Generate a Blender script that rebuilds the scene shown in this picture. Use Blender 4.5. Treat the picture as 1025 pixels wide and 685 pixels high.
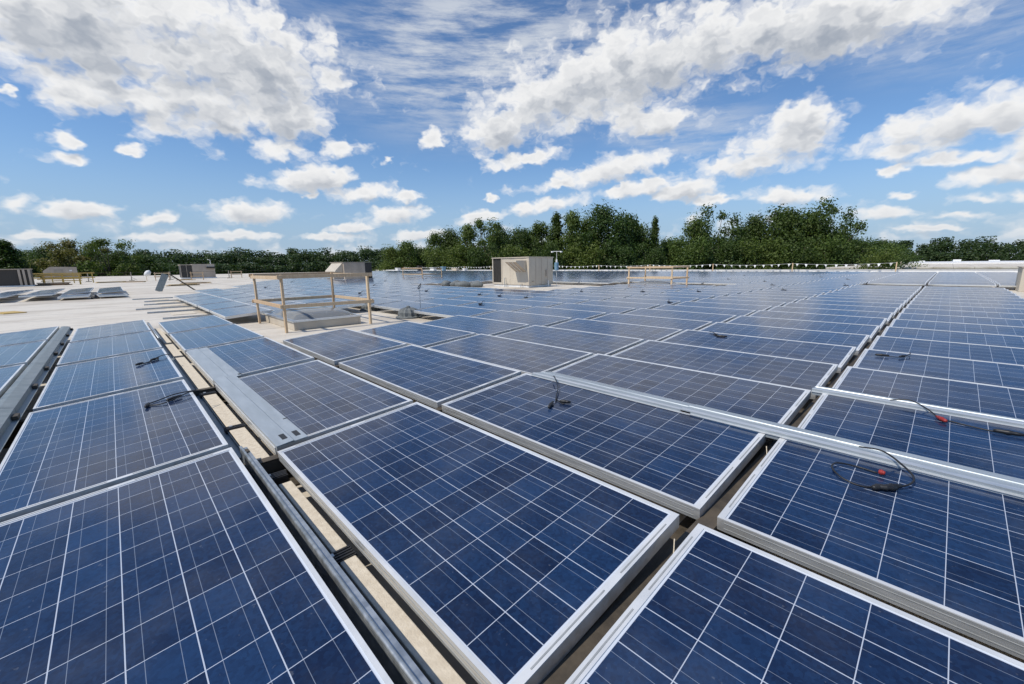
import bpy, bmesh, math, random
from mathutils import Vector, Matrix, Euler
R = math.radians
for o in list(bpy.data.objects):
    bpy.data.objects.remove(o)
scene = bpy.context.scene
COL = scene.collection

# ------------------------------------------------------------------ camera
# axes: X runs along the panel rows, Y runs across them (northwards), Z up; the roof is a few decimetres below Z = 0
cam_d = bpy.data.cameras.new('camera')
cam = bpy.data.objects.new('camera', cam_d)
COL.objects.link(cam)
right = Vector((0.6925806, 0.72123601, -0.01227729))
down = Vector((0.12413097, -0.1359308, -0.98291115))
fwd = Vector((-0.71057977, 0.6792212, -0.18367076))
m = Matrix((right, -down, -fwd)).transposed().to_4x4()
m.translation = (2.74047604, -0.59901073, 1.11647877)
cam.matrix_world = m
cam_d.sensor_width = 36.0
cam_d.lens = 14.52
cam_d.clip_start = 0.02
cam_d.clip_end = 3000
scene.camera = cam

# ------------------------------------------------------------------ sun and exposure
SUN_EL, SUN_AZ = R(54), R(192)          # azimuth clockwise from +Y: the sun stands south, a little west
sun_d = bpy.data.lights.new('sun', 'SUN')
sun_d.energy = 3.6
sun_d.angle = R(0.5)
sun_d.color = (1.0, 0.94, 0.85)
sun = bpy.data.objects.new('sun', sun_d)
COL.objects.link(sun)
to_sun = Vector((math.sin(SUN_AZ) * math.cos(SUN_EL), math.cos(SUN_AZ) * math.cos(SUN_EL), math.sin(SUN_EL)))
sun.rotation_euler = to_sun.to_track_quat('Z', 'Y').to_euler()
sun.location = to_sun * 60
vs = scene.view_settings
vs.view_transform = 'Standard'
vs.look = 'None'
vs.gamma = 1.0
vs.exposure = 0.0
vs.use_curve_mapping = False
cy = scene.cycles
cy.use_denoising = True
cy.denoiser = 'OPENIMAGEDENOISE'
cy.max_bounces = 6
cy.diffuse_bounces = 2
cy.glossy_bounces = 3
cy.transmission_bounces = 4
cy.caustics_reflective = False
cy.caustics_refractive = False

# ------------------------------------------------------------------ sky with cumulus clouds
# each cloud: azimuth and elevation in degrees from the north-west heading, half widths, tilt, fullness
CLOUDS = [(-43.8, 21.22, 10.47, 3.96, 16.7, 1.1),
 (-34.56, 21.86, 10.43, 4.58, 8.5, 1.1),
 (-28.1, 20.62, 7.86, 4.62, 9.0, 1.1),
 (-34.08, 16.24, 7.92, 3.39, 3.1, 1.0),
 (-39.96, 16.24, 5.9, 1.77, 2.8, 0.8),
 (-43.24, 14.89, 3.3, 1.29, 2.7, 0.9),
 (-26.59, 16.69, 5.73, 2.93, 6.9, 0.9),
 (-26.45, 13.21, 2.94, 1.46, 5.5, 0.9),
 (-44.59, 11.47, 1.33, 0.85, 10.0, 0.8),
 (-44.56, 9.97, 1.88, 0.7, 8.6, 0.8),
 (-40.51, 11.36, 1.52, 0.64, 8.5, 0.7),
 (-47.98, 14.89, 0.82, 0.46, 14.5, 0.7),
 (-20.7, 13.71, 2.86, 1.29, 4.2, 0.9),
 (-15.39, 13.06, 1.09, 0.67, 2.8, 0.6),
 (-9.96, 15.4, 2.28, 1.09, 10.6, 0.8),
 (-23.76, 10.46, 6.08, 1.42, 7.6, 0.9),
 (-18.53, 9.15, 4.1, 1.15, 7.1, 0.9),
 (-13.32, 8.85, 3.01, 1.08, 1.3, 0.8),
 (-24.62, 8.29, 1.53, 0.68, 3.0, 0.6),
 (-31.01, 6.09, 5.16, 1.42, 2.8, 0.9),
 (-14.7, 6.64, 4.81, 1.33, 8.7, 0.9),
 (-20.64, 4.71, 3.57, 0.72, 6.1, 0.8),
 (-48.85, 5.84, 1.62, 1.18, 5.6, 0.8),
 (-44.94, 5.58, 3.73, 0.82, 4.5, 0.9),
 (-39.46, 5.11, 2.13, 0.79, 9.3, 0.8),
 (-47.51, 3.12, 2.79, 0.62, 2.4, 0.7),
 (-39.47, 3.22, 4.9, 0.71, 1.7, 0.7),
 (-32.44, 3.63, 5.84, 0.77, 1.4, 0.7),
 (-23.04, 3.59, 5.76, 0.72, 0.7, 0.7),
 (-3.59, 6.33, 4.53, 1.14, 11.0, 0.8),
 (-2.6, 8.7, 1.45, 0.74, -0.3, 0.6),
 (-12.33, 3.92, 5.18, 0.88, 5.0, 0.7),
 (17.12, 22.47, 13.91, 4.11, 4.1, 1.1),
 (31.3, 22.64, 12.44, 3.01, -2.6, 1.1),
 (40.01, 22.0, 6.34, 1.79, -5.3, 0.9),
 (6.39, 19.63, 10.4, 3.96, 6.8, 1.0),
 (-1.26, 16.85, 5.76, 3.26, 8.0, 0.9),
 (18.02, 16.49, 6.21, 1.81, 1.3, 0.9),
 (1.27, 13.22, 6.47, 1.28, 7.8, 0.8),
 (10.07, 21.91, 8.06, 3.09, 11.9, 1.0),
 (13.44, 11.59, 8.94, 1.54, 9.7, 0.9),
 (4.53, 7.74, 7.84, 1.12, 6.1, 0.8),
 (16.59, 9.31, 7.03, 1.2, 8.2, 0.8),
 (22.44, 9.03, 6.48, 1.4, 7.8, 0.8),
 (6.48, 10.13, 6.41, 0.97, 7.4, 0.7),
 (31.81, 13.13, 5.41, 2.69, 6.4, 1.0),
 (33.02, 14.65, 3.83, 1.6, 2.8, 1.0),
 (27.16, 10.68, 5.91, 1.55, 6.4, 0.9),
 (31.9, 7.24, 6.98, 1.07, -3.2, 0.8),
 (25.84, 7.31, 5.26, 0.8, -0.1, 0.7),
 (44.37, 11.76, 5.8, 2.2, 0.7, 1.0),
 (47.9, 12.22, 2.93, 2.14, 2.5, 1.0),
 (41.49, 10.45, 4.16, 0.93, -0.1, 0.8),
 (45.68, 9.03, 4.88, 0.88, -3.5, 0.7),
 (41.13, 8.62, 1.4, 0.78, 11.1, 0.7),
 (48.6, 7.15, 3.32, 1.02, -1.9, 0.9),
 (47.68, 5.37, 3.51, 0.79, -2.7, 0.9),
 (41.08, 4.6, 2.83, 0.79, -1.1, 0.8),
 (42.42, 6.25, 1.88, 0.66, -6.6, 0.7),
 (46.64, 4.01, 2.5, 0.63, -5.2, 0.7),
 (49.67, 5.37, 2.21, 0.67, -7.3, 0.7),
 (51.19, 9.36, 3.07, 3.06, -12.4, 1.0),
 (44.49, 3.01, 4.04, 0.47, -3.9, 0.6)]
world = bpy.data.worlds.new('World')
scene.world = world
world.use_nodes = True
wt = world.node_tree
wt.nodes.clear()


class Nodes:
    """small helper for wiring a node tree"""
    def __init__(self, tree):
        self.t = tree

    def put(self, sock, v):
        if isinstance(v, bpy.types.NodeSocket):
            self.t.links.new(v, sock)
        elif v is not None:
            sock.default_value = v

    def new(self, kind, ins=None, **props):
        n = self.t.nodes.new(kind)
        for k, v in props.items():
            setattr(n, k, v)
        for k, v in (ins or {}).items():
            self.put(n.inputs[k], v)
        return n

    def math(self, op, a, b=None, c=None, clamp=False):
        n = self.new('ShaderNodeMath', operation=op, use_clamp=clamp)
        for i, v in enumerate((a, b, c)):
            self.put(n.inputs[i], v)
        return n.outputs[0]

    def vmath(self, op, a, b=None):
        n = self.new('ShaderNodeVectorMath', operation=op)
        self.put(n.inputs[0], a)
        self.put(n.inputs[1], b)
        return n.outputs['Value' if op in ('LENGTH', 'DOT_PRODUCT') else 'Vector']

    def ramp(self, v, a, b, lo=0.0, hi=1.0, smooth=True):
        n = self.new('ShaderNodeMapRange', interpolation_type='SMOOTHSTEP' if smooth else 'LINEAR')
        for k, x in (('Value', v), ('From Min', a), ('From Max', b), ('To Min', lo), ('To Max', hi)):
            self.put(n.inputs[k], x)
        return n.outputs[0]

    def mix(self, f, a, b, mode='MIX'):
        n = self.new('ShaderNodeMix', data_type='RGBA', blend_type=mode)
        self.put(n.inputs[0], f)
        self.put(n.inputs[6], a)
        self.put(n.inputs[7], b)
        return n.outputs[2]

    def noise(self, vec, scale, detail=4.0, rough=0.55, w=None, dim='3D'):
        n = self.new('ShaderNodeTexNoise', {'Scale': scale, 'Detail': detail, 'Roughness': rough}, noise_dimensions=dim)
        if vec is not None:
            self.put(n.inputs['Vector'], vec)
        return n.outputs['Fac']

    def mapping(self, vec, loc=(0, 0, 0), rot=(0, 0, 0), scale=(1, 1, 1), kind='POINT'):
        n = self.new('ShaderNodeMapping', vector_type=kind)
        self.put(n.inputs['Vector'], vec)
        n.inputs['Location'].default_value = loc
        n.inputs['Rotation'].default_value = rot
        n.inputs['Scale'].default_value = scale
        return n.outputs[0]


W = Nodes(wt)
gen = W.new('ShaderNodeTexCoord').outputs['Generated']
HEAD = Vector((-0.7228775, 0.69097621, 0))
SIDE = Vector((0.69097621, 0.7228775, 0))
ax = W.vmath('DOT_PRODUCT', gen, tuple(SIDE))
ay = W.vmath('DOT_PRODUCT', gen, tuple(HEAD))
az = W.math('MULTIPLY', W.math('ARCTAN2', ax, ay), 57.29578)
sepz = W.new('ShaderNodeSeparateXYZ', {0: gen}).outputs['Z']
el = W.math('MULTIPLY', W.math('ARCSINE', sepz), 57.29578)
ang = W.new('ShaderNodeCombineXYZ', {'X': az, 'Y': el}).outputs[0]


def cloud_field(p, amp=1.75, detail=8.0):
    """how far inside a cloud the direction p lies: below 0 is open sky"""
    cur = None
    for (s, t, rx, ry, rot, wgt) in CLOUDS:
        g = W.new('ShaderNodeTexGradient', {'Vector': p}, gradient_type='SPHERICAL')
        tm = g.texture_mapping
        tm.vector_type = 'TEXTURE'
        tm.translation = (s, t, 0)
        tm.rotation = (0, 0, R(rot))
        tm.scale = (rx * wgt * 1.8, ry * wgt * 1.8, 1)
        ln = g.outputs[1]
        if cur is None:
            cur = ln
        else:
            n = W.new('ShaderNodeMath', operation='SMOOTH_MAX')
            W.put(n.inputs[0], cur)
            W.put(n.inputs[1], ln)
            n.inputs[2].default_value = 0.12
            cur = n.outputs[0]
    body = W.math('MULTIPLY_ADD', cur, 1.8, -0.8)
    y = W.new('ShaderNodeSeparateXYZ', {0: p}).outputs['Y']
    band = W.math('MAXIMUM', W.math('ADD', W.ramp(y, 0.5, 9.0, -0.06, -0.6, False), W.ramp(y, -3.0, 0.0, -1.0, 0.0, False)), W.ramp(y, 34.0, 60.0, -1.3, -0.45, False))
    body = W.math('MAXIMUM', body, band)
    big = W.noise(W.mapping(p, scale=(0.10, 0.19, 1)), 1.0, 2.0, 0.5)
    fine = W.noise(W.mapping(p, (7.3, 2.1, 0), scale=(0.30, 0.46, 1)), 1.0, detail, 0.52)
    puff = W.new('ShaderNodeTexVoronoi', {'Vector': W.mapping(p, (1.3, 4.2, 0), scale=(0.27, 0.36, 1)), 'Scale': 1.0, 'Detail': 2.0, 'Roughness': 0.5, 'Lacunarity': 2.2},
                 voronoi_dimensions='2D', normalize=False).outputs['Distance']
    nz = W.math('ADD', W.math('MULTIPLY', W.math('SUBTRACT', big, 0.5), 0.9), W.math('MULTIPLY', W.math('SUBTRACT', fine, 0.5), amp))
    nz = W.math('ADD', nz, W.math('MULTIPLY', W.math('SUBTRACT', 0.75, puff), 0.55))
    return W.math('ADD', W.math('MULTIPLY_ADD', body, 0.9, 0.16), nz)


# ragged, cauliflower edges: the direction is stirred by a noise that gets finer towards the horizon
wv = W.new('ShaderNodeTexNoise', {'Vector': W.mapping(ang, (3.1, 9.7, 0), scale=(0.75, 1.05, 1)), 'Scale': 1.0, 'Detail': 2.0, 'Roughness': 0.5}).outputs['Color']
wv = W.vmath('SUBTRACT', wv, (0.5, 0.5, 0.5))
sc_n = W.new('ShaderNodeVectorMath', operation='SCALE')
W.put(sc_n.inputs[0], wv)
W.put(sc_n.inputs['Scale'], W.ramp(el, 2.0, 22.0, 1.3, 2.6, False))
ang0 = ang
ang = W.vmath('ADD', ang, W.vmath('MULTIPLY', sc_n.outputs[0], (1.25, 0.8, 0)))
d0 = cloud_field(ang)
off = W.new('ShaderNodeCombineXYZ', {'X': W.math('MULTIPLY_ADD', el, -0.03, -0.2), 'Y': W.math('MULTIPLY_ADD', el, 0.07, 0.45)}).outputs[0]
d1 = cloud_field(W.vmath('ADD', ang, off), 0.95, 2.0)
cover = W.ramp(d0, -0.12, 0.66)
shade = W.ramp(d1, 0.12, 1.2)
deep = W.ramp(d0, 0.35, 1.2)
grey = W.math('MULTIPLY', W.math('ADD', W.math('MULTIPLY', shade, 0.75), W.math('MULTIPLY', deep, 0.25)), W.ramp(el, 2.0, 22.0, 0.75, 1.0, False))
cloud_col = W.mix(grey, (9.2, 9.2, 9.2, 1), (3.5, 3.95, 4.7, 1))
# thin high cirrus, combed by the wind
ci = W.mapping(ang0, rot=(0, 0, R(-14)), scale=(0.045, 0.34, 1))
ci_n = W.noise(W.vmath('ADD', ci, W.mapping(ang0, scale=(0.02, 0.05, 1))), 1.3, 8.0, 0.66)
ci_m = None
for (s, t, rx, ry, amt) in ((-4, 24, 24, 11, 1.0), (22, 15, 11, 4, .6), (44, 20, 10, 5, .5), (-10, 34, 60, 12, .5)):
    q = W.mapping(ang0, (s, t, 0), (0, 0, 0), (rx, ry, 1), 'TEXTURE')
    v = W.math('MULTIPLY', W.ramp(W.vmath('LENGTH', q), 0.25, 1.1, 1.0, 0.0), amt)
    ci_m = v if ci_m is None else W.math('MAXIMUM', ci_m, v)
cirrus = W.math('MULTIPLY', W.ramp(ci_n, 0.36, 0.66), W.math('MULTIPLY', ci_m, 0.9))
sky = W.new('ShaderNodeTexSky', sky_type='NISHITA', sun_disc=False, sun_elevation=SUN_EL, sun_rotation=SUN_AZ, altitude=100, air_density=1.0, dust_density=0.5, ozone_density=2.5)
blue = W.mix(1.0, sky.outputs[0], (0.92, 1.13, 1.33, 1), 'MULTIPLY')
col = W.mix(cirrus, blue, (6.6, 7.0, 7.6, 1))
hazy = W.ramp(el, 0.0, 14.0, 0.85, 0.0)
col = W.mix(hazy, col, (3.5, 4.75, 6.5, 1))
cloud_col = W.mix(W.ramp(el, 0.5, 8.0, 0.40, 0.0), cloud_col, (5.6, 6.2, 6.9, 1))
col = W.mix(cover, col, cloud_col)
bg = W.new('ShaderNodeBackground', {'Color': col, 'Strength': 0.1})
wo = W.new('ShaderNodeOutputWorld', {'Surface': bg.outputs[0]})
world.cycles.sampling_method = 'MANUAL'
world.cycles.sample_map_resolution = 512


# ------------------------------------------------------------------ materials
def mat(name, rough=0.5, metal=0.0, spec=0.5):
    mt = bpy.data.materials.new(name)
    mt.use_nodes = True
    t = mt.node_tree
    b = t.nodes['Principled BSDF']
    b.inputs['Roughness'].default_value = rough
    b.inputs['Metallic'].default_value = metal
    b.inputs['Specular IOR Level'].default_value = spec
    return mt, Nodes(t), b


def mottled(name, c1, c2, scale=6.0, rough=0.5, metal=0.0, stretch=(1, 1, 1), bump=0.0, spec=0.5, detail=5.0, coord='Object'):
    """a base colour that wanders between two tones, with a little roughness change and relief"""
    mt, N, b = mat(name, rough, metal, spec)
    p = N.mapping(N.new('ShaderNodeTexCoord').outputs[coord], scale=stretch)
    f = N.noise(p, scale, detail, 0.6)
    N.put(b.inputs['Base Color'], N.mix(N.ramp(f, 0.3, 0.7), (*c1, 1), (*c2, 1)))
    N.put(b.inputs['Roughness'], N.ramp(f, 0.3, 0.7, max(0.02, rough - 0.08), min(1, rough + 0.08)))
    if bump:
        bp = N.new('ShaderNodeBump', {'Height': N.noise(p, scale * 5, 4.0), 'Strength': bump, 'Distance': 0.01})
        N.put(b.inputs['Normal'], bp.outputs[0])
    return mt


def solar_material():
    """polycrystalline cells under glass; the UV map counts cells: 12 along the panel, 6 across it"""
    mt, N, b = mat('solar_cells', 0.07, 0.0, 0.5)
    uv = N.new('ShaderNodeUVMap').outputs[0]
    s = N.new('ShaderNodeSeparateXYZ', {0: uv})
    u, v = s.outputs['X'], s.outputs['Y']

    def near_line(x, half):          # 1 on a line at every whole number
        d = N.math('ABSOLUTE', N.math('SUBTRACT', N.math('FRACT', N.math('ADD', x, 0.5)), 0.5))
        return N.math('LESS_THAN', d, half)
    gap_u = near_line(u, 0.0080)
    gap_v = near_line(v, 0.0105)
    bus = near_line(N.math('ADD', v, 0.25), 0.0052)
    bus2 = near_line(N.math('ADD', v, -0.25), 0.0052)
    bus = N.math('MAXIMUM', bus, bus2)
    inside = N.math('MULTIPLY', N.math('MULTIPLY', N.math('GREATER_THAN', u, 0.0), N.math('LESS_THAN', u, 12.0)),
                    N.math('MULTIPLY', N.math('GREATER_THAN', v, 0.0), N.math('LESS_THAN', v, 6.0)))
    oi = N.new('ShaderNodeObjectInfo').outputs['Random']
    isl = N.new('ShaderNodeNewGeometry').outputs['Random Per Island']
    rnd = N.math('FRACT', N.math('ADD', N.math('MULTIPLY', oi, 7.31), N.math('MULTIPLY', isl, 5.17)))
    cell = N.new('ShaderNodeCombineXYZ', {'X': N.math('FLOOR', u), 'Y': N.math('FLOOR', v), 'Z': N.math('MULTIPLY', rnd, 91.0)})
    wn = N.new('ShaderNodeTexWhiteNoise', {'Vector': cell.outputs[0]}, noise_dimensions='3D')
    shift = N.vmath('ADD', uv, N.vmath('MULTIPLY', N.new('ShaderNodeCombineXYZ', {'X': rnd, 'Y': rnd, 'Z': rnd}).outputs[0], (173.0, 89.0, 0.0)))
    vor = N.new('ShaderNodeTexVoronoi', {'Vector': shift, 'Scale': 15.0, 'Randomness': 1.0})
    grain = N.new('ShaderNodeSeparateColor', {0: vor.outputs['Color']}).outputs[0]
    cloudy = N.noise(shift, 1.7, 3.0)
    f = N.math('ADD', N.math('MULTIPLY', grain, 0.26), N.math('ADD', N.math('MULTIPLY', wn.outputs['Value'], 0.36), N.math('MULTIPLY', cloudy, 0.42)))
    blue = N.mix(N.ramp(f, 0.1, 1.0), (0.003, 0.0100, 0.034, 1), (0.0125, 0.044, 0.118, 1))
    tint = N.mix(N.math('MULTIPLY', rnd, 0.2), blue, (0.014, 0.020, 0.058, 1))
    line = N.math('MAXIMUM', gap_u, gap_v)
    c = N.mix(N.math('MULTIPLY', bus, 0.5), tint, (0.34, 0.39, 0.47, 1))
    c = N.mix(line, c, (0.46, 0.50, 0.57, 1))
    c = N.mix(inside, (0.60, 0.64, 0.70, 1), c)
    # a thin film of dust and dried rain spots
    wp = N.new('ShaderNodeNewGeometry').outputs['Position']
    dust = N.math('MULTIPLY', N.ramp(N.noise(wp, 2.3, 6.0, 0.65), 0.42, 0.75), 0.05)
    spots = N.math('MULTIPLY', N.ramp(N.noise(wp, 42.0, 2.0), 0.70, 0.76), 0.10)
    c = N.mix(N.math('ADD', N.math('ADD', dust, spots), 0.006), c, (0.45, 0.46, 0.46, 1))
    N.put(b.inputs['Base Color'], c)
    N.put(b.inputs['Roughness'], N.math('ADD', 0.12, N.math('MULTIPLY', dust, 1.2)))
    b.inputs['IOR'].default_value = 1.40
    b.inputs['Sheen Weight'].default_value = 0.05
    b.inputs['Sheen Roughness'].default_value = 0.35
    b.inputs['Sheen Tint'].default_value = (0.8, 0.88, 1.0, 1)
    bp = N.new('ShaderNodeBump', {'Height': N.noise(wp, 3.0, 2.0), 'Strength': 0.015, 'Distance': 0.01})
    N.put(b.inputs['Normal'], bp.outputs[0])
    return mt


def roof_material():
    """white single-ply membrane: seams every couple of metres, dirt, ponding stains"""
    mt, N, b = mat('white_roof_membrane', 0.6, 0, 0.3)
    p = N.new('ShaderNodeNewGeometry').outputs['Position']
    s = N.new('ShaderNodeSeparateXYZ', {0: p})
    wob = N.math('MULTIPLY', N.math('SUBTRACT', N.noise(p, 0.7, 2.0), 0.5), 0.05)
    d = N.math('ABSOLUTE', N.math('SUBTRACT', N.math('FRACT', N.math('MULTIPLY', N.math('ADD', s.outputs['X'], wob), 0.47)), 0.5))
    seam = N.math('LESS_THAN', d, 0.02)
    d2 = N.math('ABSOLUTE', N.math('SUBTRACT', N.math('FRACT', N.math('MULTIPLY', s.outputs['Y'], 0.082)), 0.5))
    seam = N.math('MAXIMUM', seam, N.math('LESS_THAN', d2, 0.006))
    stain = N.ramp(N.noise(N.mapping(p, scale=(0.6, 0.35, 1)), 0.8, 7.0, 0.62), 0.42, 0.66)
    c = N.mix(N.math('MULTIPLY', stain, 0.75), (0.68, 0.62, 0.525, 1), (0.45, 0.385, 0.30, 1))
    foot = N.ramp(N.noise(p, 5.0, 5.0, 0.7), 0.50, 0.66)
    c = N.mix(N.math('MULTIPLY', foot, 0.22), c, (0.36, 0.33, 0.29, 1))
    c = N.mix(N.math('MULTIPLY', seam, 0.55), c, (0.27, 0.24, 0.20, 1))
    N.put(b.inputs['Base Color'], c)
    bp = N.new('ShaderNodeBump', {'Height': N.noise(p, 3.5, 5.0), 'Strength': 0.25, 'Distance': 0.02})
    N.put(b.inputs['Normal'], bp.outputs[0])
    return mt


def wood_material(name, c1, c2):
    mt, N, b = mat(name, 0.65, 0, 0.3)
    p = N.new('ShaderNodeTexCoord').outputs['Object']
    g = N.noise(N.mapping(p, scale=(9, 9, 1.5)), 2.5, 6.0, 0.65)
    oi = N.new('ShaderNodeObjectInfo').outputs['Random']
    c = N.mix(N.ramp(g, 0.3, 0.7), (*c1, 1), (*c2, 1))
    c = N.mix(N.math('MULTIPLY', oi, 0.35), c, (0.42, 0.22, 0.09, 1))
    N.put(b.inputs['Base Color'], c)
    return mt


def leaf_material(name, dark, light):
    mt, N, b = mat(name, 0.55, 0, 0.3)
    isl = N.new('ShaderNodeNewGeometry').outputs['Random Per Island']
    oi = N.new('ShaderNodeObjectInfo').outputs['Random']
    c = N.mix(isl, (*dark, 1), (*light, 1))
    c = N.mix(N.math('MULTIPLY', oi, 0.4), c, (light[0] * 1.25, light[1] * 0.95, light[2] * 0.7, 1))
    N.put(b.inputs['Base Color'], c)
    tr = N.new('ShaderNodeBsdfTranslucent', {'Color': N.mix(0.5, c, (light[0] * 1.3, light[1] * 1.5, light[2] * .6, 1))})
    mx = N.new('ShaderNodeMixShader', {0: 0.33})
    N.put(mx.inputs[1], b.outputs[0])
    N.put(mx.inputs[2], tr.outputs[0])
    N.put(N.t.nodes['Material Output'].inputs['Surface'], mx.outputs[0])
    return mt


def clear_plastic():
    mt, N, b = mat('clear_acrylic', 0.06, 0, 0.6)
    b.inputs['Base Color'].default_value = (0.86, 0.90, 0.92, 1)
    b.inputs['Transmission Weight'].default_value = 0.8
    b.inputs['IOR'].default_value = 1.2
    return mt


M = {
    'cells': solar_material(),
    'alu': mottled('mill_aluminium', (0.70, 0.71, 0.69), (0.84, 0.84, 0.82), 3.0, 0.42, 0.7, (1, 8, 8)),
    'dull_galv': mottled('dull_galvanised_steel', (0.20, 0.23, 0.23), (0.31, 0.34, 0.34), 12.0, 0.5, 0.35),
    'lip': mottled('brightened_aluminium_edge', (0.60, 0.61, 0.61), (0.72, 0.72, 0.71), 4.0, 0.45, 0.2),  # aluminium with sky-facing brightness put into the colour
    'galv': mottled('galvanised_steel', (0.36, 0.39, 0.41), (0.52, 0.55, 0.57), 22.0, 0.42, 0.7, (1, 1, 1), 0.05, detail=2.0),
    'plate': mottled('painted_deflector_steel', (0.40, 0.44, 0.46), (0.50, 0.54, 0.56), 5.0, 0.42, 0.5, (0.6, 3, 3), 0.03),
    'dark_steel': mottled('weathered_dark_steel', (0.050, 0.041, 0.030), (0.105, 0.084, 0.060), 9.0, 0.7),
    'black': mottled('black_rubber', (0.012, 0.012, 0.013), (0.025, 0.025, 0.026), 20.0, 0.5),
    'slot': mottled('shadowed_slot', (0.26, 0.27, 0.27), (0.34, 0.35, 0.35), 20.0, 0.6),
    'red': mottled('red_plastic', (0.26, 0.02, 0.018), (0.36, 0.04, 0.03), 20.0, 0.45),
    'roof': roof_material(),
    'ballast': mottled('beige_concrete', (0.60, 0.52, 0.40), (0.72, 0.64, 0.51), 30.0, 0.85, 0, (1, 1, 1), 0.3),
    'white': mottled('white_coated_metal', (0.74, 0.73, 0.70), (0.82, 0.81, 0.79), 4.0, 0.45),
    'hvac': mottled('beige_unit_paint', (0.52, 0.45, 0.355), (0.60, 0.53, 0.42), 1.6, 0.5, 0, (1, 1, 0.5)),
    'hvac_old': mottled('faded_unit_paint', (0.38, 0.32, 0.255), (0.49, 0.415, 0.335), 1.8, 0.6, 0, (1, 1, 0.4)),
    'coil': mottled('dusty_coil_fins', (0.040, 0.036, 0.032), (0.075, 0.068, 0.060), 60.0, 0.6, 0.3, (1, 1, 0.05)),
    'wood': wood_material('fresh_lumber', (0.58, 0.42, 0.26), (0.72, 0.56, 0.37)),
    'yellow_wood': wood_material('yellow_lumber', (0.52, 0.36, 0.08), (0.60, 0.46, 0.16)),
    'dark_wood': wood_material('weathered_lumber', (0.10, 0.07, 0.045), (0.20, 0.14, 0.09)),
    'clear': clear_plastic(),
    'grey_cast': mottled('weathered_grey_casting', (0.10, 0.11, 0.11), (0.21, 0.22, 0.21), 14.0, 0.8, 0, (1, 1, 1), 0.6),
    'blue': mottled('blue_cover', (0.14, 0.27, 0.38), (0.22, 0.36, 0.47), 6.0, 0.5),
    'pennant': mottled('white_pennant_cloth', (0.72, 0.72, 0.70), (0.82, 0.82, 0.80), 6.0, 0.7),
    'tan_wall': mottled('tan_metal_siding', (0.34, 0.29, 0.23), (0.42, 0.36, 0.29), 1.2, 0.6),
    'bark': mottled('bark', (0.06, 0.045, 0.032), (0.13, 0.10, 0.075), 5.0, 0.9, 0, (3, 3, 0.6), 0.6),
    'ground': mottled('meadow', (0.05, 0.075, 0.025), (0.11, 0.12, 0.05), 0.15, 0.95),
    'leaf_dark': leaf_material('dark_leaves', (0.027, 0.052, 0.012), (0.078, 0.128, 0.030)),
    'leaf_mid': leaf_material('green_leaves', (0.046, 0.080, 0.016), (0.125, 0.178, 0.040)),
    'leaf_olive': leaf_material('olive_leaves', (0.075, 0.080, 0.020), (0.180, 0.175, 0.055)),
    'leaf_far': leaf_material('far_leaves', (0.022, 0.043, 0.014), (0.066, 0.105, 0.032)),
}


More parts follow.
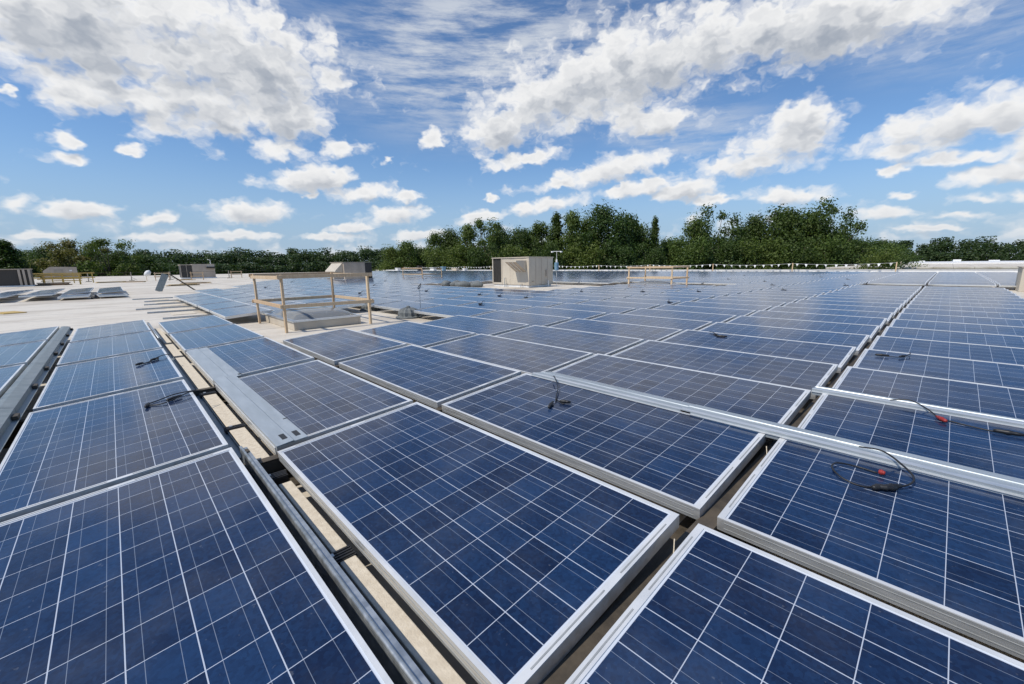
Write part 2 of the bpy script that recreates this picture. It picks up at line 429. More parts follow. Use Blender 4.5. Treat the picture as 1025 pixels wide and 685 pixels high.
# ------------------------------------------------------------------ mesh helpers
class MB:
    """collects faces with a material slot and UVs, then links them as ONE object"""
    def __init__(self):
        self.v, self.f, self.mi, self.uv = [], [], [], []

    def face(self, pts, mi=0, uv=None):
        n = len(self.v)
        self.v += [tuple(p) for p in pts]
        self.f.append(tuple(range(n, n + len(pts))))
        self.mi.append(mi)
        self.uv.append(uv or [(0, 0)] * len(pts))
        return self

    def grid(self, verts, faces, mi=0):
        n = len(self.v)
        self.v += [tuple(p) for p in verts]
        for f in faces:
            self.f.append(tuple(n + i for i in f))
            self.mi.append(mi)
            self.uv.append([(0, 0)] * len(f))
        return self

    def box(self, a, b, mi=0, mat4=None):
        (x0, y0, z0), (x1, y1, z1) = a, b
        p = [(x0, y0, z0), (x1, y0, z0), (x1, y1, z0), (x0, y1, z0), (x0, y0, z1), (x1, y0, z1), (x1, y1, z1), (x0, y1, z1)]
        if mat4 is not None:
            p = [tuple(mat4 @ Vector(q)) for q in p]
        return self.grid(p, [(0, 3, 2, 1), (4, 5, 6, 7), (0, 1, 5, 4), (1, 2, 6, 5), (2, 3, 7, 6), (3, 0, 4, 7)], mi)

    def beam(self, p, q, w, h, mi=0, up=(0, 0, 1)):
        """a bar of section w x h from p to q"""
        p, q = Vector(p), Vector(q)
        d = (q - p)
        L = d.length
        d.normalize()
        side = d.cross(Vector(up))
        if side.length < 1e-4:
            side = d.cross(Vector((1, 0, 0)))
        side.normalize()
        u = side.cross(d)
        m4 = Matrix((side, d, u)).transposed().to_4x4()
        m4.translation = p
        return self.box((-w / 2, 0, -h / 2), (w / 2, L, h / 2), mi, m4)

    def extrude_u(self, prof, u0, u1, mi=0, closed=True):
        """a (y, z) outline drawn out along X"""
        n = len(prof)
        vs_ = [(u0, y, z) for y, z in prof] + [(u1, y, z) for y, z in prof]
        fs = [(i, (i + 1) % n, n + (i + 1) % n, n + i) for i in range(n)]
        fs += [tuple(range(n - 1, -1, -1)), tuple(range(n, 2 * n))]
        return self.grid(vs_, fs, mi)

    def tube(self, pts, r, n=8, mi=0, caps=True):
        pts = [Vector(p) for p in pts]
        rr = r if isinstance(r, (list, tuple)) else [r] * len(pts)
        vs_, fs = [], []
        ref = Vector((0.31, 0.17, 0.93))
        for i, p in enumerate(pts):
            d = pts[min(i + 1, len(pts) - 1)] - pts[max(i - 1, 0)]
            d.normalize()
            a = d.cross(ref)
            if a.length < 1e-3:
                a = d.cross(Vector((1, 0, 0)))
            a.normalize()
            b = d.cross(a)
            for k in range(n):
                t = 2 * math.pi * k / n
                vs_.append(p + (a * math.cos(t) + b * math.sin(t)) * rr[i])
        for i in range(len(pts) - 1):
            for k in range(n):
                fs.append((i * n + k, i * n + (k + 1) % n, (i + 1) * n + (k + 1) % n, (i + 1) * n + k))
        if caps:
            fs.append(tuple(range(n - 1, -1, -1)))
            fs.append(tuple(range((len(pts) - 1) * n, len(pts) * n)))
        return self.grid(vs_, fs, mi)

    def build(self, name, mats, parent=None, bevel=0.0, smooth=False, loc=None):
        me = bpy.data.meshes.new(name)
        me.from_pydata(self.v, [], self.f)
        for mm in (mats if isinstance(mats, (list, tuple)) else [mats]):
            me.materials.append(M[mm] if isinstance(mm, str) else mm)
        me.polygons.foreach_set('material_index', self.mi)
        if any(any(q != (0, 0) for q in u) for u in self.uv[:4] + self.uv[-4:]) or any(u[0] != (0, 0) for u in self.uv):
            l = me.uv_layers.new(name='UVMap')
            l.data.foreach_set('uv', [c for u in self.uv for q in u for c in q])
        if smooth:
            me.polygons.foreach_set('use_smooth', [True] * len(me.polygons))
        me.update()
        o = bpy.data.objects.new(name, me)
        COL.objects.link(o)
        if parent is not None:
            o.parent = parent
        if loc is not None:
            o.location = loc
        if bevel:
            bv = o.modifiers.new('bevel', 'BEVEL')
            bv.width = bevel
            bv.segments = 2
            bv.limit_method = 'ANGLE'
        return o


def tag(o, label=None, cat=None, group=None, kind=None):
    if label:
        o['label'] = label
    if cat:
        o['category'] = cat
    if group:
        o['group'] = group
    if kind:
        o['kind'] = kind
    return o


def thing(name, label, cat, loc=(0, 0, 0), rot=(0, 0, 0), group=None):
    o = bpy.data.objects.new(name, None)
    o.empty_display_size = 0.2
    COL.objects.link(o)
    o.location = loc
    o.rotation_euler = rot
    return tag(o, label, cat, group)


def kids(o):
    return [c for c in bpy.data.objects if c.parent == o]


def copy_tree(o, children, parent=None):
    """a thing with copies of its parts (children: list of (part, its sub-parts))"""
    c = o.copy()
    COL.objects.link(c)
    for part, subs in children:
        p = part.copy()
        COL.objects.link(p)
        p.parent = c
        for sb in subs:
            q = sb.copy()
            COL.objects.link(q)
            q.parent = p
    return c


def smooth_path(pts, k=6):
    """Catmull-Rom through the points"""
    P_ = [Vector(p) for p in pts]
    P_ = [P_[0] * 2 - P_[1]] + P_ + [P_[-1] * 2 - P_[-2]]
    out = []
    for i in range(1, len(P_) - 2):
        a, b, c, d = P_[i - 1:i + 3]
        for j in range(k):
            t = j / k
            out.append(0.5 * ((2 * b) + (c - a) * t + (2 * a - 5 * b + 4 * c - d) * t * t + (3 * b - a - 3 * c + d) * t ** 3))
    out.append(P_[-2])
    return out


ORD = ['first', 'second', 'third', 'fourth', 'fifth', 'sixth', 'seventh', 'eighth', 'ninth', 'tenth', 'eleventh', 'twelfth', 'thirteenth',
       'fourteenth', 'fifteenth', 'sixteenth', 'seventeenth', 'eighteenth', 'nineteenth', 'twentieth']
ORD += ['twenty-' + w for w in ORD[:9]] + ['thirtieth'] + ['thirty-' + w for w in ORD[:9]] + ['fortieth'] + ['forty-' + w for w in ORD[:9]]


# ------------------------------------------------------------------ the setting
ROOF = -0.20
GROUND = -8.0
mb = MB()
mb.face([(-1500, -800, GROUND), (1000, -800, GROUND), (1000, 1600, GROUND), (-1500, 1600, GROUND)])
tag(mb.build('ground', 'ground'), kind='structure')
mb = MB()
mb.box((-118, -26, ROOF - 0.5), (34, 58.2, ROOF))
tag(mb.build('roof', 'roof'), kind='structure')
mb = MB()
mb.box((-117.6, -25.6, GROUND + 0.01), (33.6, 57.8, ROOF - 0.5))
tag(mb.build('building_walls', 'tan_wall'), kind='structure')
p0 = thing('parapet', 'low white metal edge running along the far side of the roof', 'parapet', (-42, 58.0, ROOF))
MB().box((-76, -0.14, 0.003), (76, 0.14, 0.33)).build('upstand', 'white', p0)
MB().box((-76, -0.20, 0.333), (76, 0.20, 0.365)).build('coping', 'white', p0)

# ------------------------------------------------------------------ solar panels
PL, PW, PITCH, TILT = 2.082, 0.992, 1.2129, 0.0774      # length, width, row pitch, tilt


def ucol(c, r=0):
    """X of the left end of a panel in column c"""
    base = 0.0
    if c >= 1:
        base = (c - 1) * 2.161
    elif c == 0:
        base = -2.147
    else:
        base = -2.147 + 2.215 * c
    return base + (-0.06 if r < 0 else 0.0)


def frame_mesh():
    b = MB()
    t, d = 0.028, 0.062
    s = 0.015
    h = 0.004
    for z0_, z1_, mi in ((-d, -h, 0), (-h, 0, 3)):            # side walls, then the top lip, coloured lighter as if skylit
        b.box((0, 0, z0_), (t, PW, z1_), mi)
        b.box((PL - t, 0, z0_), (PL, PW, z1_), mi)
        b.box((t, 0, z0_), (PL - t, s, z1_), mi)
        b.box((t, PW - s, z0_), (PL - t, PW, z1_), mi)
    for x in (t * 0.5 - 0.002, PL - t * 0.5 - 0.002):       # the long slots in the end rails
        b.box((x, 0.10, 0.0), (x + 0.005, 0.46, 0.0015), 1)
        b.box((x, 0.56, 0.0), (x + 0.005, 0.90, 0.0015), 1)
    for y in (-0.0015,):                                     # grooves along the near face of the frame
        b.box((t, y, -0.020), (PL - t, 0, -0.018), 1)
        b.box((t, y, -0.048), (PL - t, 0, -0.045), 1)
    return b


def glass_mesh():
    b = MB()
    x0, x1, y0, y1 = 0.026, PL - 0.026, 0.013, PW - 0.013
    mx_, my_ = 0.010, 0.008
    cu, cv = (x1 - x0 - 2 * mx_) / 12, (y1 - y0 - 2 * my_) / 6
    ua, ub, va, vb = -mx_ / cu, 12 + mx_ / cu, -my_ / cv, 6 + my_ / cv
    z = -0.004
    b.face([(x0, y0, z), (x1, y0, z), (x1, y1, z), (x0, y1, z)], 0, [(ua, va), (ub, va), (ub, vb), (ua, vb)])
    b.face([(x0, y1, -0.012), (x1, y1, -0.012), (x1, y0, -0.012), (x0, y0, -0.012)], 1)
    return b


def occupied(r, c):
    u = ucol(c, r) + PL / 2
    v = r * PITCH + PW / 2
    if r < 0:
        if c >= -3:
            return r >= -3
        return -14 <= c <= -11 and r >= -5
    if r == 0:
        return c >= -3
    if c == -14 and r < 4:
        return False
    if r <= 3 and c in (-2, -3):
        return False                                   # opening round the near skylight
    if r < 4 and c < -10:
        return False
    if v > 51:
        return False
    if u < -26 - (v - 4.0) * 2.3:
        return False                                   # ragged west end of the array
    if -19.5 < u < -9.6 and 12.0 < v < 20.2:
        return False                                   # opening round the big roof unit
    if -10.5 < u < -3.9 and 19.6 < v < 22.6:
        return False                                   # opening round the second skylight
    if -40 < u < -34 and 13.0 < v < 18.5:
        return False
    if r in (19, 20, 21) and c >= 1:
        return False                                   # a row left out on the right
    if c > 3 or (c > 2 and 14 < r < 22):
        return False
    return True


cam_inv = cam.matrix_world.inverted()
FPX = 14.52 / 36 * 1024


def seen_area(pts):
    """how large a polygon shows in the photograph (pixels, clipped roughly to the frame)"""
    poly = []
    for p in pts:
        q = cam_inv @ Vector(p)
        poly.append(q)
    clip = []
    for i, a in enumerate(poly):                      # clip against the near plane
        b = poly[(i + 1) % len(poly)]
        if a.z < -0.05:
            clip.append(a)
        if (a.z < -0.05) != (b.z < -0.05):
            t = (-0.05 - a.z) / (b.z - a.z)
            clip.append(a.lerp(b, t))
    if len(clip) < 3:
        return 0.0
    pp = [(512 + FPX * q.x / -q.z, 342 - FPX * q.y / -q.z) for q in clip]
    for axis, lim, sgn in ((0, 0, 1), (0, 1024, -1), (1, 0, 1), (1, 684, -1)):
        out = []
        for i, a in enumerate(pp):
            b = pp[(i + 1) % len(pp)]
            da, db = (a[axis] - lim) * sgn, (b[axis] - lim) * sgn
            if da >= 0:
                out.append(a)
            if (da >= 0) != (db >= 0):
                t = da / (da - db)
                out.append((a[0] + (b[0] - a[0]) * t, a[1] + (b[1] - a[1]) * t))
        pp = out
        if len(pp) < 3:
            return 0.0
    return abs(sum(pp[i][0] * pp[(i + 1) % len(pp)][1] - pp[(i + 1) % len(pp)][0] * pp[i][1] for i in range(len(pp)))) / 2


cells_list = []
for r in range(-5, 47):
    for c in range(-40, 5):
        if not occupied(r, c):
            continue
        u0, v0 = ucol(c, r), r * PITCH
        cw = PW * math.cos(TILT)
        zf = PW * math.sin(TILT)
        a = seen_area([(u0, v0, 0), (u0 + PL, v0, 0), (u0 + PL, v0 + cw, zf), (u0, v0 + cw, zf)])
        cells_list.append((a, r, c))
cells_list.sort(reverse=True)
near = [k for k in cells_list if k[0] > 1][:292]
far = cells_list[len(near):]


def panel_label(r, c):
    if c <= -11 and r < 0:
        rows = ['nearest the tan block', 'second', 'third', 'fourth', 'fifth']
        return 'panel in %s row of low block across the white roof, %s from open end' % (ORD[-1 - r], ORD[-11 - c])
    if r < 0:
        side = {-1: 'row left of beige ballast channel', -2: 'second row left of beige ballast channel', -3: 'third row left of beige ballast channel'}[r]
        return 'blue solar panel in %s, %s from roof end' % (side, ORD[c + 3])
    if r <= 3 and c < -3:
        return 'blue solar panel left of near skylight opening, %s row, %s from the opening' % (ORD[r], ORD[-4 - c])
    if c >= 2:
        return 'blue solar panel, %s row past beige ballast channel, %s right of wide dark gap' % (ORD[r], ORD[c - 2])
    return 'blue solar panel, %s row past beige ballast channel, %s left of wide dark gap' % (ORD[r], ORD[1 - c])


GRP = 'solar panels in tilted rows on the roof'
proto = thing('solar_panel', 'x', 'solar panel', group=GRP)
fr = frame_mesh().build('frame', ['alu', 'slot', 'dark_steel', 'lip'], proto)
gl = glass_mesh().build('cell_glass', ['cells', 'white'], proto)
rng = random.Random(5)
for i, (a, r, c) in enumerate(near):
    o = proto if i == 0 else copy_tree(proto, [(fr, []), (gl, [])])
    o.location = (ucol(c, r) + rng.uniform(-0.004, 0.004), r * PITCH + rng.uniform(-0.003, 0.003), rng.uniform(-0.002, 0.002))
    o.rotation_euler = (TILT + rng.uniform(-0.003, 0.003), rng.uniform(-0.001, 0.001), 0)
    if r < 0 and c <= -11:                              # the loose block was set down less neatly
        o.location += Vector((rng.uniform(-.5, .3), rng.uniform(-.15, .15), rng.uniform(-.1, .02)))
        o.rotation_euler = (rng.uniform(-.01, .06), rng.uniform(-.02, .02), rng.uniform(-.06, .06))
    o['label'] = panel_label(r, c)
fb = MB()
x0, x1, y0, y1 = 0.026, PL - 0.026, 0.018, PW - 0.018
for a, r, c in far:
    m4 = Matrix.Translation((ucol(c, r), r * PITCH, rng.uniform(-0.003, 0.003))) @ Matrix.Rotation(TILT, 4, 'X')
    fb.box((0, 0, -0.05), (PL, PW, -0.003), 1, m4)
    fb.face([m4 @ Vector(p) for p in ((x0, y0, 0), (x1, y0, 0), (x1, y1, 0), (x0, y1, 0))], 0, [(-.05, -.05), (12.05, -.05), (12.05, 6.05), (-.05, 6.05)])
tag(fb.build('far_solar_panels', ['cells', 'lip']), 'mass of blue solar panels covering the far part of the roof', 'solar panels', kind='stuff')

# ------------------------------------------------------------------ what carries the panels
BG = 'dark support beams under the panel gaps'
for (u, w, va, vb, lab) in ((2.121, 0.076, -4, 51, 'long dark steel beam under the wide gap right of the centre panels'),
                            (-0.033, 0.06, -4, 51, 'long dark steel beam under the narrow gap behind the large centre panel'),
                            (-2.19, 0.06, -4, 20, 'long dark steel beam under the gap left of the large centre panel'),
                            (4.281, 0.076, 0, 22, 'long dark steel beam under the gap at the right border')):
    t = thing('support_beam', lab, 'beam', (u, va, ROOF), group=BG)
    MB().box((-.17, 0, 0.004), (.17, vb - va, 0.012)).build('dark_cover_strip', 'dark_steel', t)  # dark strip added to cover the sunlit roof beside the beam
    MB().box((-w / 2, 0, 0.0125), (w / 2, vb - va, 0.145)).build('web', 'dark_steel', t)  # beam widened and raised as a dark fill that darkens the gap
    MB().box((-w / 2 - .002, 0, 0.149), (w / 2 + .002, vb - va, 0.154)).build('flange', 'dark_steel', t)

# channel between the two nearest rows: galvanised rail, beige ballast blocks, black straps
PROF = [(-0.026, 0), (0.026, 0), (0.026, 0.006), (-0.018, 0.006), (-0.018, 0.205), (0.004, 0.205), (0.004, 0.180), (0.012, 0.180), (0.012, 0.215), (-0.026, 0.215)]
for k, (ua, ub, dy, lab) in enumerate(((-0.16, 4.3, -0.142, 'shiny galvanised rail beside the beige blocks, nearest the camera'),
                                       (-8.75, -5.9, -0.160, 'galvanised rail at the roof end of the beige block channel'))):
    t = thing('mounting_rail', lab, 'rail', (ua, dy, ROOF + 0.004), group='galvanised rails in the ballast channel')
    MB().extrude_u(PROF, 0, ub - ua).build('channel', 'galv', t)
    MB().tube([(0, -0.020, 0.224), (ub - ua, -0.020, 0.224)], 0.008, 10).build('glint_bead', 'galv', t, smooth=True)  # round bead added to give the rail its glint line
    for q in (0.05, ub - ua - 0.1):
        MB().box((q, -0.024, 0.217), (q + 0.05, 0.008, 0.222)).build('rail_clip', 'dark_steel', t)
blocks = [(-8.3, -6.0), (-5.8, -4.55), (-4.40, -2.25), (-2.02, -0.12), (0.30, 1.08), (1.16, 2.5), (2.58, 3.9)]
blab = ['at the roof end of the channel', 'second from the roof end of the channel', 'beside the first black cable', 'beside the two slotted loose plate',
        'just behind the black strap', 'just before the black strap', 'nearest the camera in the channel']
blab[3] = 'beside the slotted loose plate'
for (ua, ub), lb in zip(blocks, blab):
    o = MB().box((0, 0, 0), (ub - ua, 0.066 if ua > 0 else 0.10, 0.125)).build('ballast_block', 'ballast', bevel=0.004, loc=(ua, -0.082 if ua > 0 else -0.118, ROOF + 0.003))
    tag(o, 'long beige concrete ballast block ' + lb, 'ballast block', 'beige ballast blocks in the channel')
t = thing('channel_filler', 'flat grey filler added to lighten the channel beside the left panels', 'filler', (-8.6, -0.17, ROOF))
MB().box((0, -0.045, 0.10), (8.3, 0.045, 0.104)).build('filler_floor', 'dull_galv', t)  # grey strip added to lighten the dark, shaded part of the channel
MB().box((0, 0.041, 0.1045), (8.3, 0.045, 0.122)).build('filler_side', 'dull_galv', t)
for u, lb in ((1.09, 'black ribbed strap across the beige channel, nearest the camera'), (0.15, 'black rubber strap near the end of the galvanised rail'),
              (-0.9, 'black rubber strap between the loose plate and the left panel'), (-2.1, 'black rubber strap beside the first cable loop')):
    t = thing('rubber_strap', lb, 'strap', (u, -0.14, ROOF), group='black straps in the channel')
    b = MB()
    b.box((0, 0, 0.004), (0.075, 0.130, 0.134))
    for q in range(4):
        b.box((0.008 + q * 0.017, 0.004, 0.134), (0.018 + q * 0.017, 0.125, 0.140))
    b.build('strap_body', 'black', t, bevel=0.002)
    MB().box((0.025, 0.03, 0.1405), (0.045, 0.05, 0.148)).build('buckle', 'galv', t)

# short struts bridging the channel, one beside each strap
for u, lb in ((0.02, 'grey cross bracket under the near end of the loose plate'), (-2.2, 'grey cross bracket beside the first cable loop'), (-4.45, 'grey cross bracket where the loose plate begins')):
    t = thing('cross_bracket', lb, 'bracket', (u, -0.25, ROOF + 0.02), group='cross brackets in the ballast channel')
    MB().box((-0.03, 0, 0), (0.03, 0.28, 0.004)).build('foot', 'galv', t)
    MB().box((-0.002, 0, 0.0045), (0.002, 0.28, 0.055)).build('fin', 'galv', t)


def plate(ua, ub, prof, label, group, mats='plate', slots=(), name='wind_deflector', loc=(0, 0, 0), rx=0.0):
    t = thing(name, label, 'metal plate', (ua, loc[1], loc[2]), (rx, 0, 0), group=group)
    MB().extrude_u(prof, 0, ub - ua).build('sheet', mats, t)
    for (x, y, lx, ly, z) in slots:
        MB().box((x, y, z), (x + lx, y + ly, z + 0.0015)).build('slot', 'black', t)
    return t


DG = 'bent metal deflector plates'
# back plates over the gaps behind the second and third rows
prof = [(-0.022, -0.028), (-0.019, -0.028), (-0.019, 0.012), (0.012, 0.014), (0.252, -0.020), (0.252, -0.017), (0.012, 0.018), (-0.022, 0.016)]
lip = [(-0.030, -0.004), (-0.022, -0.006), (-0.022, 0.0), (-0.030, 0.002)]
for ua, ub, r, dz, lab in ((0.10, 1.62, 1, 0, 'grey deflector plate above the short black cable, behind the second panel row'),
                           (1.55, 4.35, 1, 0.005, 'long grey deflector plate above the large cable loop, crossing the wide gap'),
                           (2.09, 4.4, 2, 0, 'narrow grey deflector plate at right, behind the third panel row')):
    y0_ = r * PITCH + PW * math.cos(TILT)
    t = plate(ua, ub, prof, lab, DG, 'plate', (), 'wind_deflector', (0, y0_, 0.077 + dz))
    MB().extrude_u(lip, 0, ub - ua).build('edge_lip', 'lip', t)
    rb = MB()
    for y in (0.120,):
        zz = 0.018 - (y - 0.012) * 0.1458
        rb.extrude_u([(y, zz - .001), (y + .012, zz - .003), (y + .009, zz + .003), (y + .003, zz + .004)], 0, ub - ua)
    rb.build('ridge', 'plate', t)
    rb = MB()
    rb.extrude_u([(-0.0215, 0.0165), (0.010, 0.0185), (0.010, 0.021), (-0.0215, 0.019)], 0, ub - ua)
    rb.build('edge_strip', 'alu', t)
# plates between the two rows at far left
for k in range(4):
    ua, ub = -8.85 + k * 2.2, -8.85 + k * 2.2 + 2.19
    y0_ = -2 * PITCH + PW * math.cos(TILT)
    profl = [(0.028, -0.075), (0.031, -0.075), (0.031, -0.012), (0.070, -0.010), (0.145, -0.028), (0.150, -0.075), (0.186, -0.080), (0.186, -0.083), (0.147, -0.078), (0.142, -0.031), (0.070, -0.013), (0.028, -0.014)]
    lab = ['grey deflector plate between the left rows, at the roof end', 'grey deflector plate between the left rows, second from the roof end',
           'grey deflector plate between the left rows, by the left border', 'grey deflector plate between the left rows, nearest the camera'][k]
    t = plate(ua, ub, profl, lab, DG, 'dull_galv', (), 'wind_deflector', (0, y0_, 0.077))
    for q in (0.12, 1.15):
        MB().box((q, 0.150, -0.074), (q + 0.10, 0.182, -0.045)).build('fixing_bracket', 'dark_steel', t)
# two loose plates lying on the panels right of the channel
profp = [(0, -0.040), (0.003, -0.040), (0.003, 0.006), (0.125, 0.010), (0.135, 0.004), (0.235, 0.004), (0.235, 0.007), (0.137, 0.007), (0.127, 0.0135), (0, 0.010)]
plate(-4.36, -2.20, [(y * 0.98, z) for y, z in profp], 'loose grey plate lying on the panels, farther of two beside the channel', DG, 'plate',
      ((2.07, 0.21, 0.05, 0.03, 0.007),), 'wind_deflector', (0, 0.012, 0.004), TILT)
plate(-2.28, -0.03, [(y * 0.80, z + 0.005) for y, z in profp], 'loose grey plate with two black slots, lying on panels beside the channel', DG, 'plate',
      ((2.08, 0.055, 0.10, 0.032, 0.0172), (2.08, 0.135, 0.10, 0.032, 0.012), (1.78, 0.165, 0.012, 0.03, 0.012)), 'wind_deflector', (0, 0.004, 0.004), TILT)

# ------------------------------------------------------------------ cables lying on the panels
def on_panel(u, v, lift=0.008):
    r = math.floor(v / PITCH)
    w = v - r * PITCH
    return (u, v, min(w, PW) * TILT + lift)


def cable(paths, ends, label, group='black cables lying on the panels', rad=0.0045):
    """paths: lists of (u, v, lift); ends: (u, v, angle, length, material)"""
    b = MB()
    for p in paths:
        b.tube(smooth_path([on_panel(u, v, rad + l) for (u, v, l) in p]), rad, 6)
    u0, v0 = paths[0][0][:2]
    o = b.build('panel_cable', 'black', smooth=True)
    tag(o, label, 'cable', group)
    for (u, v, an, ln, mm) in ends:
        c, s = math.cos(an), math.sin(an)
        P1, P2 = Vector(on_panel(u - c * ln / 2, v - s * ln / 2, 0.013)), Vector(on_panel(u + c * ln / 2, v + s * ln / 2, 0.013))
        e = MB()
        q = [P1.lerp(P2, t) for t in (0, 0.12, 0.3, 0.45, 0.5, 0.62, 0.7, 1.0)]
        e.tube(q, [0.007, 0.012, 0.012, 0.015, 0.015, 0.011, 0.012, 0.008], 8)
        e.build('connector', mm, o, smooth=True)
    return o


cable([[(-3.80, -0.20, 0.0), (-3.70, -0.27, .02), (-3.62, -0.36, .01), (-3.55, -0.40, .0), (-3.46, -0.50, 0)], [(-3.62, -0.36, .01), (-3.55, -0.33, .0), (-3.47, -0.47, .0)]],
      [(-3.60, -0.36, 2.2, .10, 'black'), (-3.47, -0.50, 2.3, .09, 'black')], 'black cable with two connectors, farther of two on the left panel row')
cable([[(-1.62, -0.16, 0.0), (-1.55, -0.26, .02), (-1.46, -0.38, .01), (-1.47, -0.47, 0), (-1.55, -0.53, 0), (-1.60, -0.46, 0.0), (-1.64, -0.34, .01), (-1.62, -0.20, .01)]],
      [(-1.53, -0.36, 2.0, .11, 'black'), (-1.50, -0.53, 2.9, .10, 'black')], 'looped black cable, nearer of two on the left panel row')
cable([[(0.36, 2.19, .03), (0.42, 2.14, .05), (0.56, 2.02, .02), (0.66, 1.88, .01), (0.72, 1.80, 0)], [(0.66, 1.88, .005), (0.70, 1.84, .0), (0.80, 1.80, 0)]],
      [(0.74, 1.72, 2.0, .12, 'black'), (0.79, 1.83, 0.4, .09, 'black')], 'short black cable below the deflector plate near the centre')
cable([[(2.52, 2.24, .03), (2.62, 2.20, .05), (2.71, 2.12, .03), (2.75, 2.04, .02), (2.73, 1.97, .01), (2.67, 1.93, .0), (2.59, 1.86, 0), (2.51, 1.86, .01), (2.455, 1.92, .02), (2.46, 2.00, .015), (2.53, 2.05, 0), (2.62, 2.04, 0)]],
      [(2.685, 1.925, 0.8, .08, 'black'), (2.665, 1.895, 0.5, .08, 'black'), (2.635, 1.88, 1.0, .06, 'black'), (2.635, 2.04, 0.0, .026, 'red')], 'large loop of black cable with a red cap, on the right panels')
cable([[(2.56, 3.43, .02), (2.66, 3.44, .04), (2.75, 3.38, .02), (2.82, 3.28, .0)], [(2.82, 3.28, 0), (2.90, 3.25, 0), (3.02, 3.22, 0), (3.10, 3.22, 0)]],
      [(2.83, 3.25, 2.2, .08, 'red'), (3.12, 3.22, 0.05, .13, 'black')], 'black cable with red connector beside the narrow plate at right')
cable([[(0.36, 5.80, .01), (0.44, 5.74, .02), (0.54, 5.66, .0), (0.62, 5.64, 0)], [(0.44, 5.72, 0), (0.55, 5.60, 0), (0.65, 5.60, 0)]],
      [(0.60, 5.62, 0.2, .14, 'black'), (0.50, 5.68, 2.4, .1, 'black')], 'black cable on the fifth panel row past the ballast channel')
cable([[(2.55, 5.80, .01), (2.56, 5.70, .02), (2.52, 5.60, .0)], [(2.34, 5.55, 0), (2.45, 5.56, 0), (2.52, 5.60, 0)]],
      [(2.34, 5.55, 0.2, .12, 'black'), (2.51, 5.60, 1.0, .10, 'black')], 'black cable on the right panels beside the wide dark gap')
for (u, v) in ((-2.6, 10.3), (-6.3, 6.4), (-9.3, 8.9), (-8.2, 9.0), (-6.9, 9.1), (-12.9, 8.9), (-14.1, 6.2), (-20.4, 10.1), (-11.6, 5.7), (-3.8, 15.2), (-5.4, 13.9), (-7.4, 12.9), (-1.6, 17.3),
               (-2.9, 21.2), (-0.4, 22.3), (-4.2, 25.0), (-6.9, 27.4), (-1.3, 29.5), (-3.2, 33.3), (-8.6, 36.2), (-23.5, 5.9), (-26.2, 13.4), (-31.5, 9.0), (-28.3, 18.8)):
    an = rng.uniform(-1, 1)
    r = math.floor(v / PITCH)
    v = r * PITCH + 0.72
    if occupied(r, math.floor((u + 2.147) / 2.215)) :
        cable([[(u, v + .2, .03), (u + .05, v + .1, .05), (u + .1, v, .01), (u + .2, v - .1, 0)]], [(u + .1, v - .05, an, .15, 'black'), (u + .2, v - .1, an + 1, .12, 'black')],
              'small tangle of black cable lying on a distant panel', 'tangles of cable on the distant panels', 0.008)

for k, (u, v, lab) in enumerate(((2.128, 0.80, 'bare copper wire drooping into the wide gap beside the nearest panels'), (2.130, 2.02, 'bare copper wire in the wide gap under the long deflector plate'))):
    o = MB().tube(smooth_path([(u - .02, v + .10, 0.02), (u, v + .05, -.03), (u + .01, v - .02, -.05), (u - .01, v - .12, -.07), (u, v - .2, -.09)]), .0028, 5).build('ground_wire', 'ballast', smooth=True)
    tag(o, lab, 'wire', 'copper wires in the wide gap')

# ------------------------------------------------------------------ skylights and the timber rails round them
def skylight(u0, u1, v0, v1, label):
    t = thing('skylight', label, 'skylight', ((u0 + u1) / 2, (v0 + v1) / 2, ROOF), group='domed skylights')
    a, b = (u1 - u0) / 2, (v1 - v0) / 2
    c = MB()
    h = 0.17
    for (p, q) in (((-a, -b, 0.003), (a, -b + .06, h)), ((-a, b - .06, 0.003), (a, b, h)), ((-a, -b + .06, 0.003), (-a + .06, b - .06, h)), ((a - .06, -b + .06, 0.003), (a, b - .06, h))):
        c.box(p, q)
    c.build('curb', 'hvac', t, bevel=0.006)
    f = MB()
    for (p, q) in (((-a - .02, -b - .02, h + .003), (a + .02, -b + .05, h + .045)), ((-a - .02, b - .05, h + .003), (a + .02, b + .02, h + .045)),
                   ((-a - .02, -b + .05, h + .003), (-a + .05, b - .05, h + .045)), ((a - .05, -b + .05, h + .003), (a + .02, b - .05, h + .045))):
        f.box(p, q)
    f.build('frame', 'alu', t, bevel=0.004)
    d = MB()
    n, mm = 18, 12
    vs_, fs = [], []
    for i in range(n + 1):
        for j in range(mm + 1):
            x, y = 2 * i / n - 1, 2 * j / mm - 1
            z = 0.17 * (max(0.0, 1 - abs(x) ** 3.2) ** 0.6) * (max(0.0, 1 - abs(y) ** 3.2) ** 0.6)
            vs_.append((x * (a - .03), y * (b - .03), h + 0.03 + z))
    for i in range(n):
        for j in range(mm):
            k = i * (mm + 1) + j
            fs.append((k, k + mm + 1, k + mm + 2, k + 1))
    d.grid(vs_, fs).build('dome', 'clear', t, smooth=True)
    w = MB()
    w.face([(-a + .06, -b + .06, .02), (a - .06, -b + .06, .02), (a - .06, b - .06, .02), (-a + .06, b - .06, .02)]).build('light_well', 'white', t)
    return t


skylight(-9.0, -6.68, 2.05, 3.50, 'near clear domed skylight on a beige curb inside the timber rail')
skylight(-9.3, -7.25, 20.3, 21.5, 'far clear domed skylight inside the timber rail right of the roof unit')
skylight(-34.2, -31.6, 20.9, 22.1, 'distant domed skylight inside the timber rail left of the beige roof unit')


